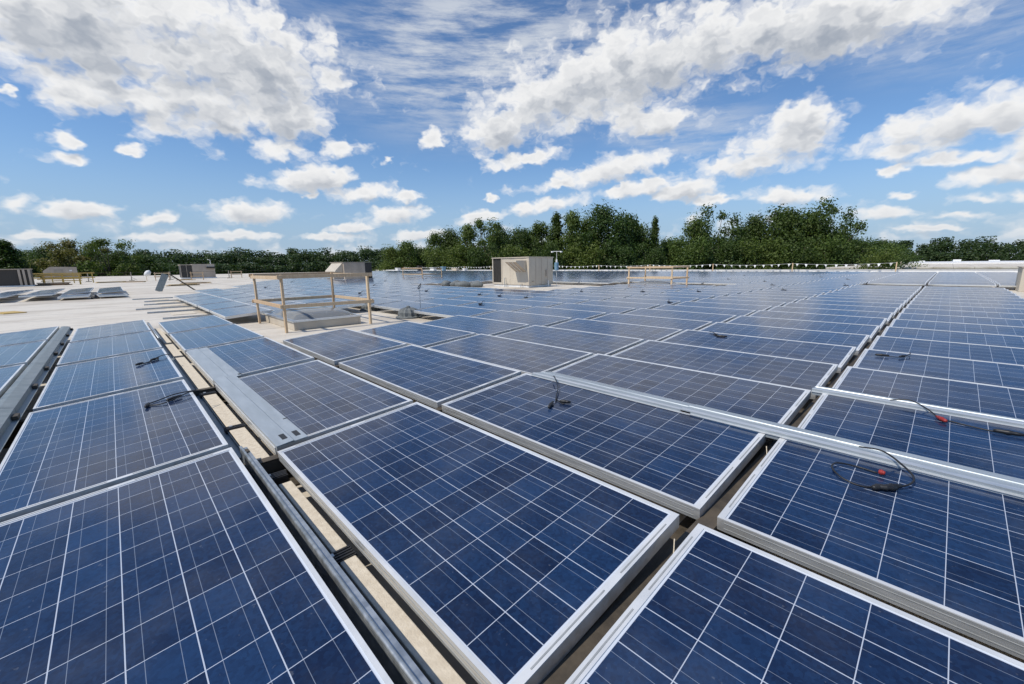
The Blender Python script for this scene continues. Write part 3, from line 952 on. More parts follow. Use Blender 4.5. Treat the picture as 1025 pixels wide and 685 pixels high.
def railing(u0, u1, v0, v1, h, label, lean=0.0):
    """posts at the four corners, a top board and a middle board along every side"""
    t = thing('timber_railing', label, 'railing', (u1, v0, ROOF), group='timber railings round the skylights')
    du, dv = u0 - u1, v1 - v0
    cs = [(0, 0), (du, 0), (du, dv), (0, dv)]
    rr = random.Random(int(abs(u0) * 10))
    for (x, y) in cs:
        dx = rr.uniform(-lean, lean)
        MB().beam((x - dx, y, 0.003), (x + dx, y, h + .02), 0.042, 0.080).build('post', 'wood', t, bevel=0.003)
    for i in range(4):
        (x0_, y0_), (x1_, y1_) = cs[i], cs[(i + 1) % 4]
        ox, oy = (0, -0.045) if i == 0 else ((-0.07, 0) if i == 1 else ((0, 0.045) if i == 2 else (0.07, 0)))
        ex, ey = (x1_ - x0_), (y1_ - y0_)
        ln = math.hypot(ex, ey)
        ex, ey = ex / ln * .09, ey / ln * .09
        for z, nm in ((h - 0.02, 'top_rail'), (h * 0.47, 'middle_rail')):
            zz = z + rr.uniform(-.015, .015)
            MB().beam((x0_ + ox - ex, y0_ + oy - ey, zz), (x1_ + ox + ex, y1_ + oy + ey, zz + rr.uniform(-.015, .015)), 0.038, 0.072).build(nm, 'wood', t, bevel=0.003)
    return t


railing(-8.65, -6.50, 1.85, 3.65, 1.155, 'large pale timber guard railing round the near skylight', 0.015)
railing(-9.45, -7.0, 20.05, 21.85, 1.12, 'pale timber guard railing on the right of the beige roof unit')
railing(-34.6, -31.0, 20.3, 22.4, 1.12, 'distant timber guard railing left of the beige roof unit')

# cast drain covers and a thin rod in the opening round the near skylight
def drain(u, v, s, label):
    t = thing('roof_drain', label, 'drain cover', (u, v, ROOF), group='cast drain covers')
    b = MB()
    n = 22
    prof_ = [(0.30, 0.003), (0.30, 0.03), (0.24, 0.05), (0.23, 0.13), (0.19, 0.19), (0.10, 0.225), (0.0, 0.235)]
    vs_, fs = [], []
    for k in range(n):
        a_ = 2 * math.pi * k / n
        rib = 1.0 + (0.06 if k % 2 else -0.05)
        for i, (r_, z_) in enumerate(prof_):
            q = r_ * s * (rib if 1 < i < 6 else 1)
            vs_.append((q * math.cos(a_), q * math.sin(a_), z_ * s * (1 + (0.05 if k % 2 else 0) * (i > 3))))
    for k in range(n):
        for i in range(len(prof_) - 1):
            p_, q_ = k * len(prof_) + i, ((k + 1) % n) * len(prof_) + i
            fs.append((p_, q_, q_ + 1, p_ + 1))
    b.grid(vs_, fs).build('strainer', 'grey_cast', t)
    c = MB()
    c.tube([(0, 0, .235 * s), (0, 0, .26 * s), (0, 0, .28 * s)], [.05 * s, .05 * s, .02 * s], 10).build('knob', 'grey_cast', t)
    return t


drain(-6.85, 4.86, 1.1, 'grey cast drain cover beside the thin rod, right of the near railing')
drain(-9.4, 5.0, 1.0, 'grey cast drain cover behind the right post of near railing')
t = thing('grounding_rod', 'thin grey rod standing behind the grey drain cover', 'rod', (-6.9, 5.25, ROOF))
MB().tube([(0, 0, 0.003), (0.004, 0, .5), (0, 0.003, .82)], 0.009, 6).build('rod', 'galv', t)
MB().tube(smooth_path([(0, 0, .80), (.05, .02, .86), (.09, -.02, .78), (.02, -.05, .72), (-.06, 0, .76), (-.03, .03, .83)]), 0.010, 6).build('cable_coil', 'black', t, smooth=True)
for k, (u, v) in enumerate(((-15.6, 15.5), (-16.4, 15.1), (-17.4, 15.4), (-18.3, 15.2))):
    b = bmesh.new()
    bmesh.ops.create_icosphere(b, subdivisions=3, radius=0.5)
    rr = random.Random(k)
    for q in b.verts:
        q.co.x *= 1.0 + 0.1 * math.sin(5 * q.co.y + k)
        q.co.y *= 0.62
        q.co.z = max(q.co.z * 0.42, -0.15) + 0.02 * math.sin(9 * q.co.x + k)
    me = bpy.data.meshes.new('sandbag')
    b.to_mesh(me)
    b.free()
    me.materials.append(M['grey_cast'])
    o = bpy.data.objects.new('sandbag', me)
    COL.objects.link(o)
    o.location = (u - 1.6, v, ROOF + 0.153)
    o.rotation_euler = (0, 0, k * 0.7)
    tag(o, 'dark grey sandbag in a row left of the beige roof unit', 'sandbag', 'sandbags beside the beige roof unit')

# ------------------------------------------------------------------ rooftop units
def unit_base(t, du, dv, hc=0.10):
    MB().box((-0.05, -0.05, 0.003), (du + 0.05, dv + 0.05, hc)).build('curb', 'white', t, bevel=0.01)


# the big beige unit
U0, U1, V0, V1, H = -16.6, -13.5, 16.3, 18.35, 1.73
t = thing('rooftop_unit', 'large beige rooftop air unit with sloping intake hood', 'rooftop unit', (U0, V0, ROOF))
du, dv = U1 - U0, V1 - V0
MB().box((-1.5, -0.75, 0.003), (du + 2.5, dv + 0.7, 0.03)).build('roof_pad', 'roof', t)
MB().box((0.08, 0.06, 0.033), (du - 0.08, dv - 0.06, 0.16)).build('curb', 'white', t, bevel=0.01)
b = MB()
b.box((0.06, 0.10, 0.17), (du, dv, H - 0.03))
b.build('cabinet', 'hvac', t, bevel=0.012)
b = MB()
b.box((-0.03, -0.03, H - 0.028), (du + 0.03, dv + 0.03, H + 0.02))
b.build('top_lid', 'hvac', t, bevel=0.008)
b = MB()
b.box((0.0, 0.0, 0.17), (0.075, 0.098, H - 0.031))
b.box((0.80, 0.0, 0.17), (0.86, 0.098, H - 0.031))
b.box((0.865, 0.02, 0.17), (1.55, 0.098, H - 0.031))
b.box((1.555, 0.022, 0.17), (2.90, 0.098, H - 0.031))
b.box((2.905, 0.0, 0.17), (du + 0.004, 0.098, H - 0.031))
b.box((0.08, 0.01, 0.17), (0.795, 0.098, 0.28))
b.build('front_panels', 'hvac', t, bevel=0.005)
b = MB()
b.box((0.08, 0.055, 0.285), (0.795, 0.098, H - 0.05))
for k in range(16):
    b.box((0.08 + k * 0.0447, 0.047, 0.285), (0.088 + k * 0.0447, 0.0545, H - 0.05))
b.build('coil_guard', 'coil', t)
b = MB()   # intake hood: a sloping top, two triangular cheeks, dark mouth below
hx0, hx1, hz0, hz1, hy = 2.0, 2.90, 0.92, 1.52, -0.80
b.box((hx0, hy, hz1), (hx1, 0.018, hz1 + .03))
b.face([(hx0, hy, hz1), (hx1, hy, hz1), (hx1, hy, hz1 - .05), (hx0, hy, hz1 - .05)])
for x in (hx0, hx1):
    b.face([(x, 0.018, hz1), (x, hy, hz1), (x, hy, hz1 - .05), (x, 0.018, hz0)])
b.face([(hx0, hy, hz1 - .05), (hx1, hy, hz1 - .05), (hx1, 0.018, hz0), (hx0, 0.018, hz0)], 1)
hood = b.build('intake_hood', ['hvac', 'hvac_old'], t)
for x in (2.28, 2.58):
    MB().beam((x, hy + 0.02, hz1 - 0.085), (x + .02, -0.02, hz0 - .01), 0.025, 0.02).build('hood_bar', 'white', hood)
b = MB()
for y in (0.55, 1.05, 1.55):
    b.box((du + 0.001, y, 0.2), (du + 0.010, y + 0.012, H - 0.06))
b.box((du + 0.001, 1.40, 0.65), (du + 0.06, 1.50, 1.0))
b.box((du + 0.001, 0.25, 0.35), (du + 0.035, 0.40, 0.40))
b.build('side_panel_seams', 'hvac_old', t)
for x in (1.18, 1.30, 2.55):
    MB().tube([(x, -0.10, 0.033), (x, -0.10, 0.55 if x < 1.25 else .22), (x, 0.03, 0.55 if x < 1.25 else .22)], 0.018, 8).build('conduit', 'galv', t)
MB().tube([(du + .12, 1.5, .033), (du + .12, 1.5, .40)], 0.035, 10).build('drain_pipe', 'white', t)
t = thing('weather_station', 'slim weather mast with white cross arm and pale blue box beside the beige unit', 'weather mast', (-13.3, 18.45, ROOF))
MB().tube([(0, 0, 0.003), (0, 0, 2.05)], 0.012, 8).build('mast', 'white', t)
b = MB()
b.beam((-0.22, -0.14, 2.06), (0.22, 0.14, 2.06), 0.03, 0.03)
b.box((-0.27, -0.19, 2.0), (-0.17, -0.09, 2.07))
b.box((0.17, 0.09, 2.0), (0.27, 0.19, 2.07))
b.build('cross_arm', 'white', t)
MB().box((-0.09, -0.11, 0.95), (0.09, 0.08, 1.42)).build('instrument_box', 'blue', t, bevel=0.02)
MB().tube([(0, 0, 1.43), (0, 0, 1.60)], [0.06, 0.05], 10).build('sensor', 'white', t)

# distant unit with a dark coil beside a brown cabinet
t = thing('rooftop_unit', 'brown rooftop unit with dark coil at its left end, far behind the white roof', 'rooftop unit', (-71.2, 6.3, ROOF))
unit_base(t, 2.2, 3.9, 0.14)
MB().box((0, 1.35, 0.145), (2.2, 3.85, 1.95)).build('cabinet', 'hvac_old', t, bevel=0.015)
b = MB()
b.box((0.05, 0.05, 0.145), (2.15, 1.345, 1.80))
b.build('coil_guard', 'coil', t)
b = MB()
b.box((-0.03, 0.0, 1.805), (2.23, 1.34, 1.90))
b.box((2.151, 0.0, 0.145), (2.2, 0.07, 1.80))
b.box((2.151, 0.65, 0.145), (2.19, 0.70, 1.80))
b.box((2.151, 1.28, 0.145), (2.2, 1.345, 1.80))
b.build('coil_frame', 'hvac_old', t)
b = MB()
b.box((2.203, 2.9, 1.35), (2.5, 3.8, 1.62))
b.box((2.203, 2.9, 1.625), (2.55, 3.8, 1.66), 1)
b.build('exhaust_hood', ['coil', 'white'], t)
MB().tube([(1, 3.6, 1.95), (1, 3.6, 2.5), (1.1, 3.3, 2.6)], 0.05, 8).build('vent_pipe', 'white', t)
# distant unit with a white triangular hood
t = thing('rooftop_unit', 'weathered rooftop unit with pale triangular hood, behind the near railing', 'rooftop unit', (-39.9, 15.3, ROOF))
unit_base(t, 3.2, 2.8, 0.16)
MB().box((0, 0.05, 0.165), (3.2, 2.1, 1.72)).build('cabinet', 'hvac_old', t, bevel=0.012)
MB().box((0.02, 2.105, 0.165), (3.18, 2.8, 1.66)).build('coil_guard', 'coil', t)
MB().box((-0.03, -0.03, 1.725), (3.23, 2.84, 1.77)).build('top_lid', 'hvac_old', t)
b = MB()
b.face([(0.4, 0.04, 1.7), (2.9, 0.04, 1.7), (2.9, -0.7, 0.95), (0.4, -0.7, 0.95)])
b.face([(2.9, 0.04, 1.7), (2.9, 0.04, 0.8), (2.9, -0.7, 0.85), (2.9, -0.7, 0.95)])
b.face([(0.4, 0.04, 1.7), (0.4, -0.7, 0.95), (0.4, -0.7, 0.85), (0.4, 0.04, 0.8)])
b.face([(0.4, -0.7, 0.95), (2.9, -0.7, 0.95), (2.9, -0.7, 0.85), (0.4, -0.7, 0.85)])
b.build('intake_hood', 'hvac', t)
# unit with a big dark coil at far left
t = thing('rooftop_unit', 'rooftop unit with a big dark coil face at the left border', 'rooftop unit', (-54.0, -7.7, ROOF))
unit_base(t, 2.2, 2.15, 0.1)
MB().box((0.05, 0.05, 0.105), (2.1, 2.1, 1.42)).build('coil_guard', 'coil', t)
b = MB()
for y in (0.0, 1.46, 1.72, 2.02):
    b.box((2.105, y, 0.105), (2.2, y + .14, 1.44))
b.box((0, 0, 1.425), (2.12, 2.15, 1.50))
b.box((2.123, 0.0, 1.445), (2.2, 2.15, 1.50))
b.build('coil_frame', 'hvac_old', t)
# tan roof hatch farther back
t = thing('roof_hatch', 'tan roof hut with one sloping end behind the yellow lumber', 'roof hut', (-98, -8.2, ROOF))
b = MB()
pts = [(-0.0, 0.003), (3.7, 0.003), (3.7, 1.85), (0.8, 1.9), (0.0, 1.25)]
vs_ = [(0, y, z) for y, z in pts] + [(2.2, y, z) for y, z in pts]
n = len(pts)
b.grid(vs_, [tuple(range(n - 1, -1, -1)), tuple(range(n, 2 * n))] + [(i, (i + 1) % n, n + (i + 1) % n, n + i) for i in range(n)])
b.build('walls', 'hvac_old', t)
MB().box((2.203, 2.9, 1.2), (2.26, 3.2, 1.4)).build('lamp', 'white', t)
MB().box((2.203, 1.2, 0.05), (2.23, 2.2, 1.5)).build('door', 'tan_wall', t)

# grey switch box at the right border
t = thing('switch_cabinet', 'tan electrical cabinet with a pale blue switch box at the right border', 'electrical cabinet', (4.78, 25.6, ROOF))
MB().box((0, 0, 0.003), (0.9, 1.6, 0.95)).build('cabinet', 'hvac', t, bevel=0.01)
MB().box((-0.03, -0.03, 0.953), (0.93, 1.63, 0.99)).build('cabinet_top', 'hvac_old', t)
MB().box((0.10, 0.1, 0.995), (0.85, 0.5, 1.32)).build('switch_box', 'blue', t, bevel=0.02)
MB().tube([(0.45, 0.09, 1.15), (0.45, 0.03, 1.15)], 0.06, 12).build('dial', 'black', t)

# ------------------------------------------------------------------ building materials left on the white roof
t = thing('lumber_crate', 'crate of yellow guard boards beside the dark coil unit at left', 'lumber', (-55.0, -5.1, ROOF))
for y in (0.0, 1.2, 2.3):
    for x in (0, 1.0):
        MB().box((x, y, 0.003), (x + 0.08, y + 0.08, 1.0)).build('post', 'yellow_wood', t)
for z in (0.35, 0.65, 0.92):
    MB().box((1.082, -0.1, z), (1.12, 2.5, z + 0.07)).build('board', 'yellow_wood', t)
for z in (0.5, 0.8):
    MB().box((-0.042, -0.4, z), (-0.003, 2.5, z + 0.10)).build('board', 'yellow_wood', t)
t = thing('lumber_pile', 'low dark pile of lumber between the coil unit and the yellow crate', 'lumber', (-53.4, -5.4, ROOF))
rr = random.Random(8)
for k in range(7):
    y = rr.uniform(-.1, .2)
    z = 0.005 + (k // 3) * 0.09
    MB().box((0.2 * (k % 3), y, z), (0.2 * (k % 3) + 0.17, y + 1.8 + rr.uniform(-.2, .4), z + 0.08)).build('plank', 'dark_wood' if k % 3 else 'wood', t)
t = thing('leaning_plate', 'grey plate leaning steeply on two struts at the edge of the array', 'metal plate', (-30.0, 1.35, ROOF))
MB().beam((0, 0, 0.01), (0, 0.45, 1.02), 0.34, 0.02, up=(1, 0, 0)).build('plate', 'dull_galv', t)
for x in (-.35, .35):
    MB().beam((x, 0.66, 1.0), (x, 1.75, 0.01), 0.04, 0.04).build('strut', 'dark_steel', t)
for k, (u, v, an, lab) in enumerate(((-58, -1.6, .3, 'plank pile nearest the yellow crate'), (-57, 0.4, -.5, 'plank pile between the yellow crate and the sack'), (-60, 5.0, .8, 'plank pile before the brown unit'), (-40, 2.6, .2, 'plank pile behind the leaning plate'), (-45, 4.2, -.3, 'plank pile at the far edge of the array'))):
    t = thing('plank_pile', 'small loose ' + lab, 'lumber', (u, v, ROOF), (0, 0, an), group='small plank piles on the roof')
    for q in range(5):
        MB().box((q % 3 * .22, rr.uniform(-.3, .1), .004 + q // 3 * .06), (q % 3 * .22 + .18, 1.7 + rr.uniform(-.2, .4), .05 + q // 3 * .06)).build('plank', ('wood', 'yellow_wood', 'dark_wood')[(q + k) % 3], t)
t = thing('guard_barrier', 'yellow two rail guard barrier behind the dark coil unit', 'barrier', (-60, -6.4, ROOF))
for y in (0, 1.5, 3.0, 4.4):
    MB().box((-.04, y - .04, .003), (.04, y + .04, 1.1)).build('post', 'yellow_wood', t)
for z in (.5, .98):
    MB().box((.042, -.2, z), (.08, 4.6, z + .09)).build('rail', 'yellow_wood', t)
for k, (u, ln) in enumerate(((-11.6, 1.1), (-13.9, 1.3), (-15.6, 1.5), (-17.8, 1.2), (-19.8, 1.1), (-22.0, 1.4))):
    o = MB().extrude_u([(-0.03, 0.003), (0.03, 0.003), (0.03, 0.045), (0.024, 0.045), (0.024, 0.009), (-0.024, 0.009), (-0.024, 0.045), (-0.03, 0.045)], 0, ln).build('loose_rail', 'galv', loc=(u, 1.35 - ln, ROOF))
    o.rotation_euler = (0, 0, R(90))
    tag(o, 'short grey rail jutting onto the white roof from the array edge', 'rail', 'rails jutting onto the white roof')
    o = MB().box((0, 0, 0.003), (0.9, 0.55, 0.012)).build('slip_sheet', 'ballast', loc=(u + 0.35, 0.55, ROOF))
    tag(o, 'tan slip sheet lying under the array edge on the white roof', 'sheet', 'tan slip sheets along the array edge')
o = MB().box((0, 0, 0), (1.9, 0.95, 0.04)).build('dark_sheet', 'dark_steel', loc=(-21.3, -5.6, ROOF + .004))
tag(o, 'dark sheet lying flat on the white roof at the left border', 'sheet')
o = MB().box((0, 0, 0), (0.9, 0.5, 0.02)).build('yellow_board', 'yellow_wood', loc=(-18.2, -3.5, ROOF + .004))
o.rotation_euler = (0, 0, .4)
tag(o, 'yellowish board lying on the white roof at the left border', 'board')
o = MB().tube([(0, 0, 0), (0, 0, .05), (0.02, 0, .12), (0, 0, .18)], [.16, .15, .09, .04], 12).build('vent_cap', 'black', loc=(-24.6, -1.25, ROOF + .003))
tag(o, 'small black vent cap on the white roof before the low panel block', 'vent')
t = thing('white_sack', 'white sack slumped on a post beyond the low panel block', 'sack', (-62.0, 2.4, ROOF))
MB().tube([(0, 0, 0.003), (0, 0, 1.0)], 0.03, 6).build('post', 'wood', t)
MB().tube([(0, -.1, .55), (0, -.05, .62), (0.02, .15, .85), (0, .3, 1.08), (0, .36, 1.2)], [.04, .2, .3, .22, .05], 10).build('sack', 'pennant', t, smooth=True)
for k, (u, v) in enumerate(((-66, -2.5), (-66, 1.2), (-66, 4.9), (-66, 11.2))):
    t = thing('warning_post', 'slim post holding up the warning cable beyond the white roof', 'post', (u, v, ROOF), group='warning posts at the left')
    MB().box((-.04, -.04, .06), (.04, .04, 1.02)).build('post', 'hvac_old', t)
    MB().beam((0, 0, .4), (0, .45, .06), .04, .04).build('brace', 'hvac_old', t)
    MB().box((-.25, -.25, .003), (.25, .25, .057)).build('foot', 'dark_steel', t)
b = MB()
for v0_, v1_ in ((-9.0, -2.5), (-2.5, 1.2), (1.2, 4.9), (4.9, 11.2), (11.2, 16)):
    b.tube([(-66, v0_, ROOF + 1.0), (-66, (v0_ + v1_) / 2, ROOF + .93), (-66, v1_, ROOF + 1.0)], .014, 5)
tag(b.build('warning_cable', 'dark_steel'), 'sagging warning cable strung across the posts at left', 'cable')
for k, (u, v, s, mm, lab) in enumerate(((-60.5, 3.1, .5, 'wood', 'small timber frame standing on the white roof near the sack'), (-58.5, 6.2, .4, 'wood', 'low timber frame standing left of the brown unit'),
                                        (-67.8, 11.8, .5, 'wood', 'timber frame standing right of the brown unit'))):
    t = thing('timber_barrier', lab, 'frame', (u, v, ROOF))
    for y in (0, 1.3 * s + .6):
        MB().box((-.04, y - .04, .003), (.04, y + .04, .98)).build('post', mm, t)
    MB().box((.042, -.1, .80), (.08, 1.3 * s + .7, .90)).build('top_rail', mm, t)
    MB().box((.042, -.1, .42), (.08, 1.3 * s + .7, .51)).build('middle_rail', mm, t)
for k, (u, v, w, h, mm, lab) in enumerate(((-84, 55.2, 1.6, .95, 'white', 'white roof vent box near the far roof edge, leftmost'), (-80.5, 56.0, .9, 1.1, 'blue', 'pale blue box standing near the far roof edge'),
                                           (-95, 52, 1.2, .9, 'white', 'low white vent box left of the near railing, far away'), (-88.5, 54.5, .8, 1.4, 'coil', 'narrow dark vent stack near the far roof edge'),
                                           (-76.5, 56.2, 1.8, .8, 'hvac', 'beige vent box near the far roof edge'), (-72.6, 56.4, .7, .7, 'white', 'small white vent box near the far roof edge'))):
    t = thing('roof_vent', lab, 'roof vent', (u, v, ROOF))
    MB().box((0, 0, .003), (w, .8, h * .8)).build('housing', mm, t, bevel=.02)
    MB().box((-.08, -.08, h * .8 + .003), (w + .08, .88, h)).build('hood', mm, t, bevel=.02)

# ------------------------------------------------------------------ pennant line along the far roof edge
xs = [-100 + 9.0 * k for k in range(12)]
for k, u in enumerate(xs):
    t = thing('line_post', 'slim wooden post of the pennant line at the far roof edge', 'post', (u, 57.3, ROOF), group='posts of the pennant line')
    MB().box((-.045, -.045, .05), (.045, .045, 1.12)).build('post', 'wood', t)
    MB().box((-.2, -.2, .003), (.2, .2, .047)).build('foot', 'dark_steel', t)
PN = ['leftmost', 'second from the left', 'third from the left', 'fourth from the left', 'fifth from the left', 'sixth from the left', 'seventh from the left', 'eighth from the left',
      'third from the right', 'second from the right', 'rightmost']
rr = random.Random(21)
for k in range(11):
    u0_, z0_ = xs[k], ROOF + 1.06
    t = thing('pennant_line', 'string of white pennants between two posts at the far roof edge, ' + PN[k], 'pennants', (u0_, 57.3, z0_), group='pennant strings at the roof edge')

    def sag(s):
        return -0.16 * (1 - (2 * s - 1) ** 2)
    MB().tube([(9 * s / 8, 0.06, sag(s / 8)) for s in range(9)], .010, 5).build('rope', 'pennant', t)
    nf = 10
    for i in range(nf):
        s = (i + 0.5 + rr.uniform(-.12, .12)) / nf
        x, z = 9 * s, sag(s)
        sw = rr.uniform(-.12, .22)
        q = MB()
        w = 0.14
        A, B_, C_ = Vector((x - w, 0.06, z)), Vector((x + w, 0.06, z)), Vector((x + rr.uniform(-.05, .05), 0.06 + sw, z - 0.36 + rr.uniform(0, .06)))
        mid = (A + B_) / 2 + Vector((0, sw * .3 - .03, -.2))
        q.face([A, mid, C_]).face([mid, B_, C_]).face([A, B_, mid])
        q.build('pennant', 'pennant', t)

# ------------------------------------------------------------------ the neighbouring warehouse roof
t = thing('warehouse', 'long low warehouse with a pale roof beyond the far roof edge at right', 'warehouse', (-12, 90, GROUND))
MB().box((0, 0, 0.01), (190, 158, 7.75)).build('walls', 'tan_wall', t)
b = MB()
b.box((-.2, -.2, 7.753), (190.2, 60, 8.0))
b.build('lower_roof', 'roof', t)
MB().box((-.2, 60.003, 7.753), (190.2, 158.2, 8.3)).build('upper_roof', 'white', t)
for k in range(14):
    MB().box((6 + k * 9.5, 150 + (k * 7 % 5), 8.303), (7.6 + k * 9.5 + (k % 3) * .6, 151.5 + (k * 7 % 5), 8.7 + (k % 2) * .35)).build('roof_vent', 'white', t)
for k in range(3):
    MB().tube([(7 + k * 22, 40, 8.003), (7 + k * 22, 40, 8.8)], .25, 8).build('vent_pipe', 'hvac_old', t)

# ------------------------------------------------------------------ trees
def leaf_quads(b, center, rad, n, size, rr, flat=0.8, lim=1.02):
    """n small leaf sprays scattered through an uneven clump"""
    cx, cy_, cz = center
    for _ in range(n):
        x, y, z = (max(-lim, min(lim, rr.gauss(0, .50))) for _k in range(3))
        p = Vector((cx + x * rad, cy_ + y * rad, cz + z * rad * flat))
        nrm = Vector((x * .8 + rr.uniform(-.9, .9), y * .8 + rr.uniform(-.9, .9), z + .5 + rr.uniform(-.8, .8)))
        if nrm.length < .1:
            nrm = Vector((0, 0, 1))
        nrm.normalize()
        a = nrm.orthogonal().normalized()
        a = Matrix.Rotation(rr.uniform(0, 6.28), 3, nrm) @ a
        c = nrm.cross(a)
        s = size * rr.uniform(.55, 1.25)
        b.face([p - a * s, p - c * s * .55, p + a * s, p + c * s * .6])


def crown(kind, seed):
    """a crown about 10 m tall; returns clump centres for the limbs as well"""
    rr = random.Random(seed)
    b = MB()
    cl = []
    if kind == 'broad':
        for k in range(46):
            a, h = rr.uniform(0, 6.28), rr.uniform(0, 1)
            r_ = (1 - (2 * h - .75) ** 2) ** .5 if abs(2 * h - .75) < 1 else .2
            q = rr.uniform(.35, 1) * 4.2 * max(.25, r_)
            cl.append((q * math.cos(a), q * math.sin(a), 2.4 + 6.6 * h, rr.uniform(.8, 1.5)))
    elif kind == 'tall':
        for k in range(44):
            a, h = rr.uniform(0, 6.28), rr.uniform(0, 1)
            q = rr.uniform(.3, 1) * 2.9 * (math.sin(math.pi * min(1, h * .85 + .12)) ** .7)
            cl.append((q * math.cos(a), q * math.sin(a), 1.6 + 7.9 * h, rr.uniform(.6, 1.15)))
    elif kind == 'conifer':
        for k in range(42):
            h = (k + .5) / 42
            a = k * 2.4 + rr.uniform(-.4, .4)
            q = rr.uniform(.45, 1) * 2.7 * (1 - h) ** .85
            cl.append((q * math.cos(a), q * math.sin(a), .9 + 9.0 * h, .45 + .65 * (1 - h)))
    elif kind == 'ragged':
        for k in range(34):
            a, h = rr.uniform(0, 6.28), rr.uniform(0, 1)
            q = rr.uniform(.5, 1.15) * 3.7 * (.55 + .5 * math.sin(math.pi * h))
            cl.append((q * math.cos(a), q * math.sin(a), 2.2 + 7.3 * h + rr.uniform(-.4, .4), rr.uniform(.5, 1.05)))
    else:                                            # bush
        for k in range(40):
            a, h = rr.uniform(0, 6.28), rr.uniform(0, 1)
            q = rr.uniform(.2, 1) * 4.9 * (1 - .55 * h)
            cl.append((q * math.cos(a), q * math.sin(a), .6 + 8.3 * h * rr.uniform(.7, 1.05), rr.uniform(.9, 1.5)))
    for (x, y, z, r_) in cl:
        leaf_quads(b, (x, y, z), r_ * 1.12, int(165 * r_ + 70), .160, rr)
    return b, cl


def limbs(cl, seed, kind):
    rr = random.Random(seed)
    b = MB()
    top = max(c[2] for c in cl) * (.93 if kind in ('conifer', 'tall') else .66)
    pts = [(0, 0, -0.3), (rr.uniform(-.05, .05), 0, 1.2), (rr.uniform(-.2, .2), rr.uniform(-.2, .2), top * .5), (rr.uniform(-.3, .3), rr.uniform(-.3, .3), top)]
    sp = smooth_path(pts, 4)
    b.tube(sp, [.30 * (1 - .85 * i / (len(sp) - 1)) for i in range(len(sp))], 8)
    for (x, y, z, r_) in cl[::3]:
        k = min(len(sp) - 2, max(2, int(len(sp) * min(.85, z / top * .55))))
        s = sp[k]
        m_ = (s + Vector((x, y, z))) / 2 + Vector((0, 0, -.3))
        b.tube(smooth_path([s, m_, (x, y, z)], 3), [.10, .085, .07, .055, .045, .035, .02][:7], 5)
    return b


PROT = {}
for kind, seeds, mats in (('broad', (1, 2, 3), ('leaf_dark', 'leaf_mid', 'leaf_dark')), ('tall', (4, 5), ('leaf_mid', 'leaf_mid')), ('conifer', (6,), ('leaf_dark',)),
                          ('ragged', (7, 8), ('leaf_dark', 'leaf_mid')), ('bush', (9, 10), ('leaf_dark', 'leaf_mid')), ('olive', (11, 12), ('leaf_olive', 'leaf_olive'))):
    for sd, mm in zip(seeds, mats):
        b, cl = crown('ragged' if kind == 'olive' else kind, sd)
        co = b.build('crown', mm)
        tk = limbs(cl, sd, kind).build('trunk', 'bark', smooth=True)
        wid = 2 * max(math.hypot(c[0], c[1]) + c[3] * .8 for c in cl)
        hgt = max(c[2] + c[3] * .75 for c in cl)
        PROT.setdefault(kind, []).append([co, tk, wid, hgt, False])

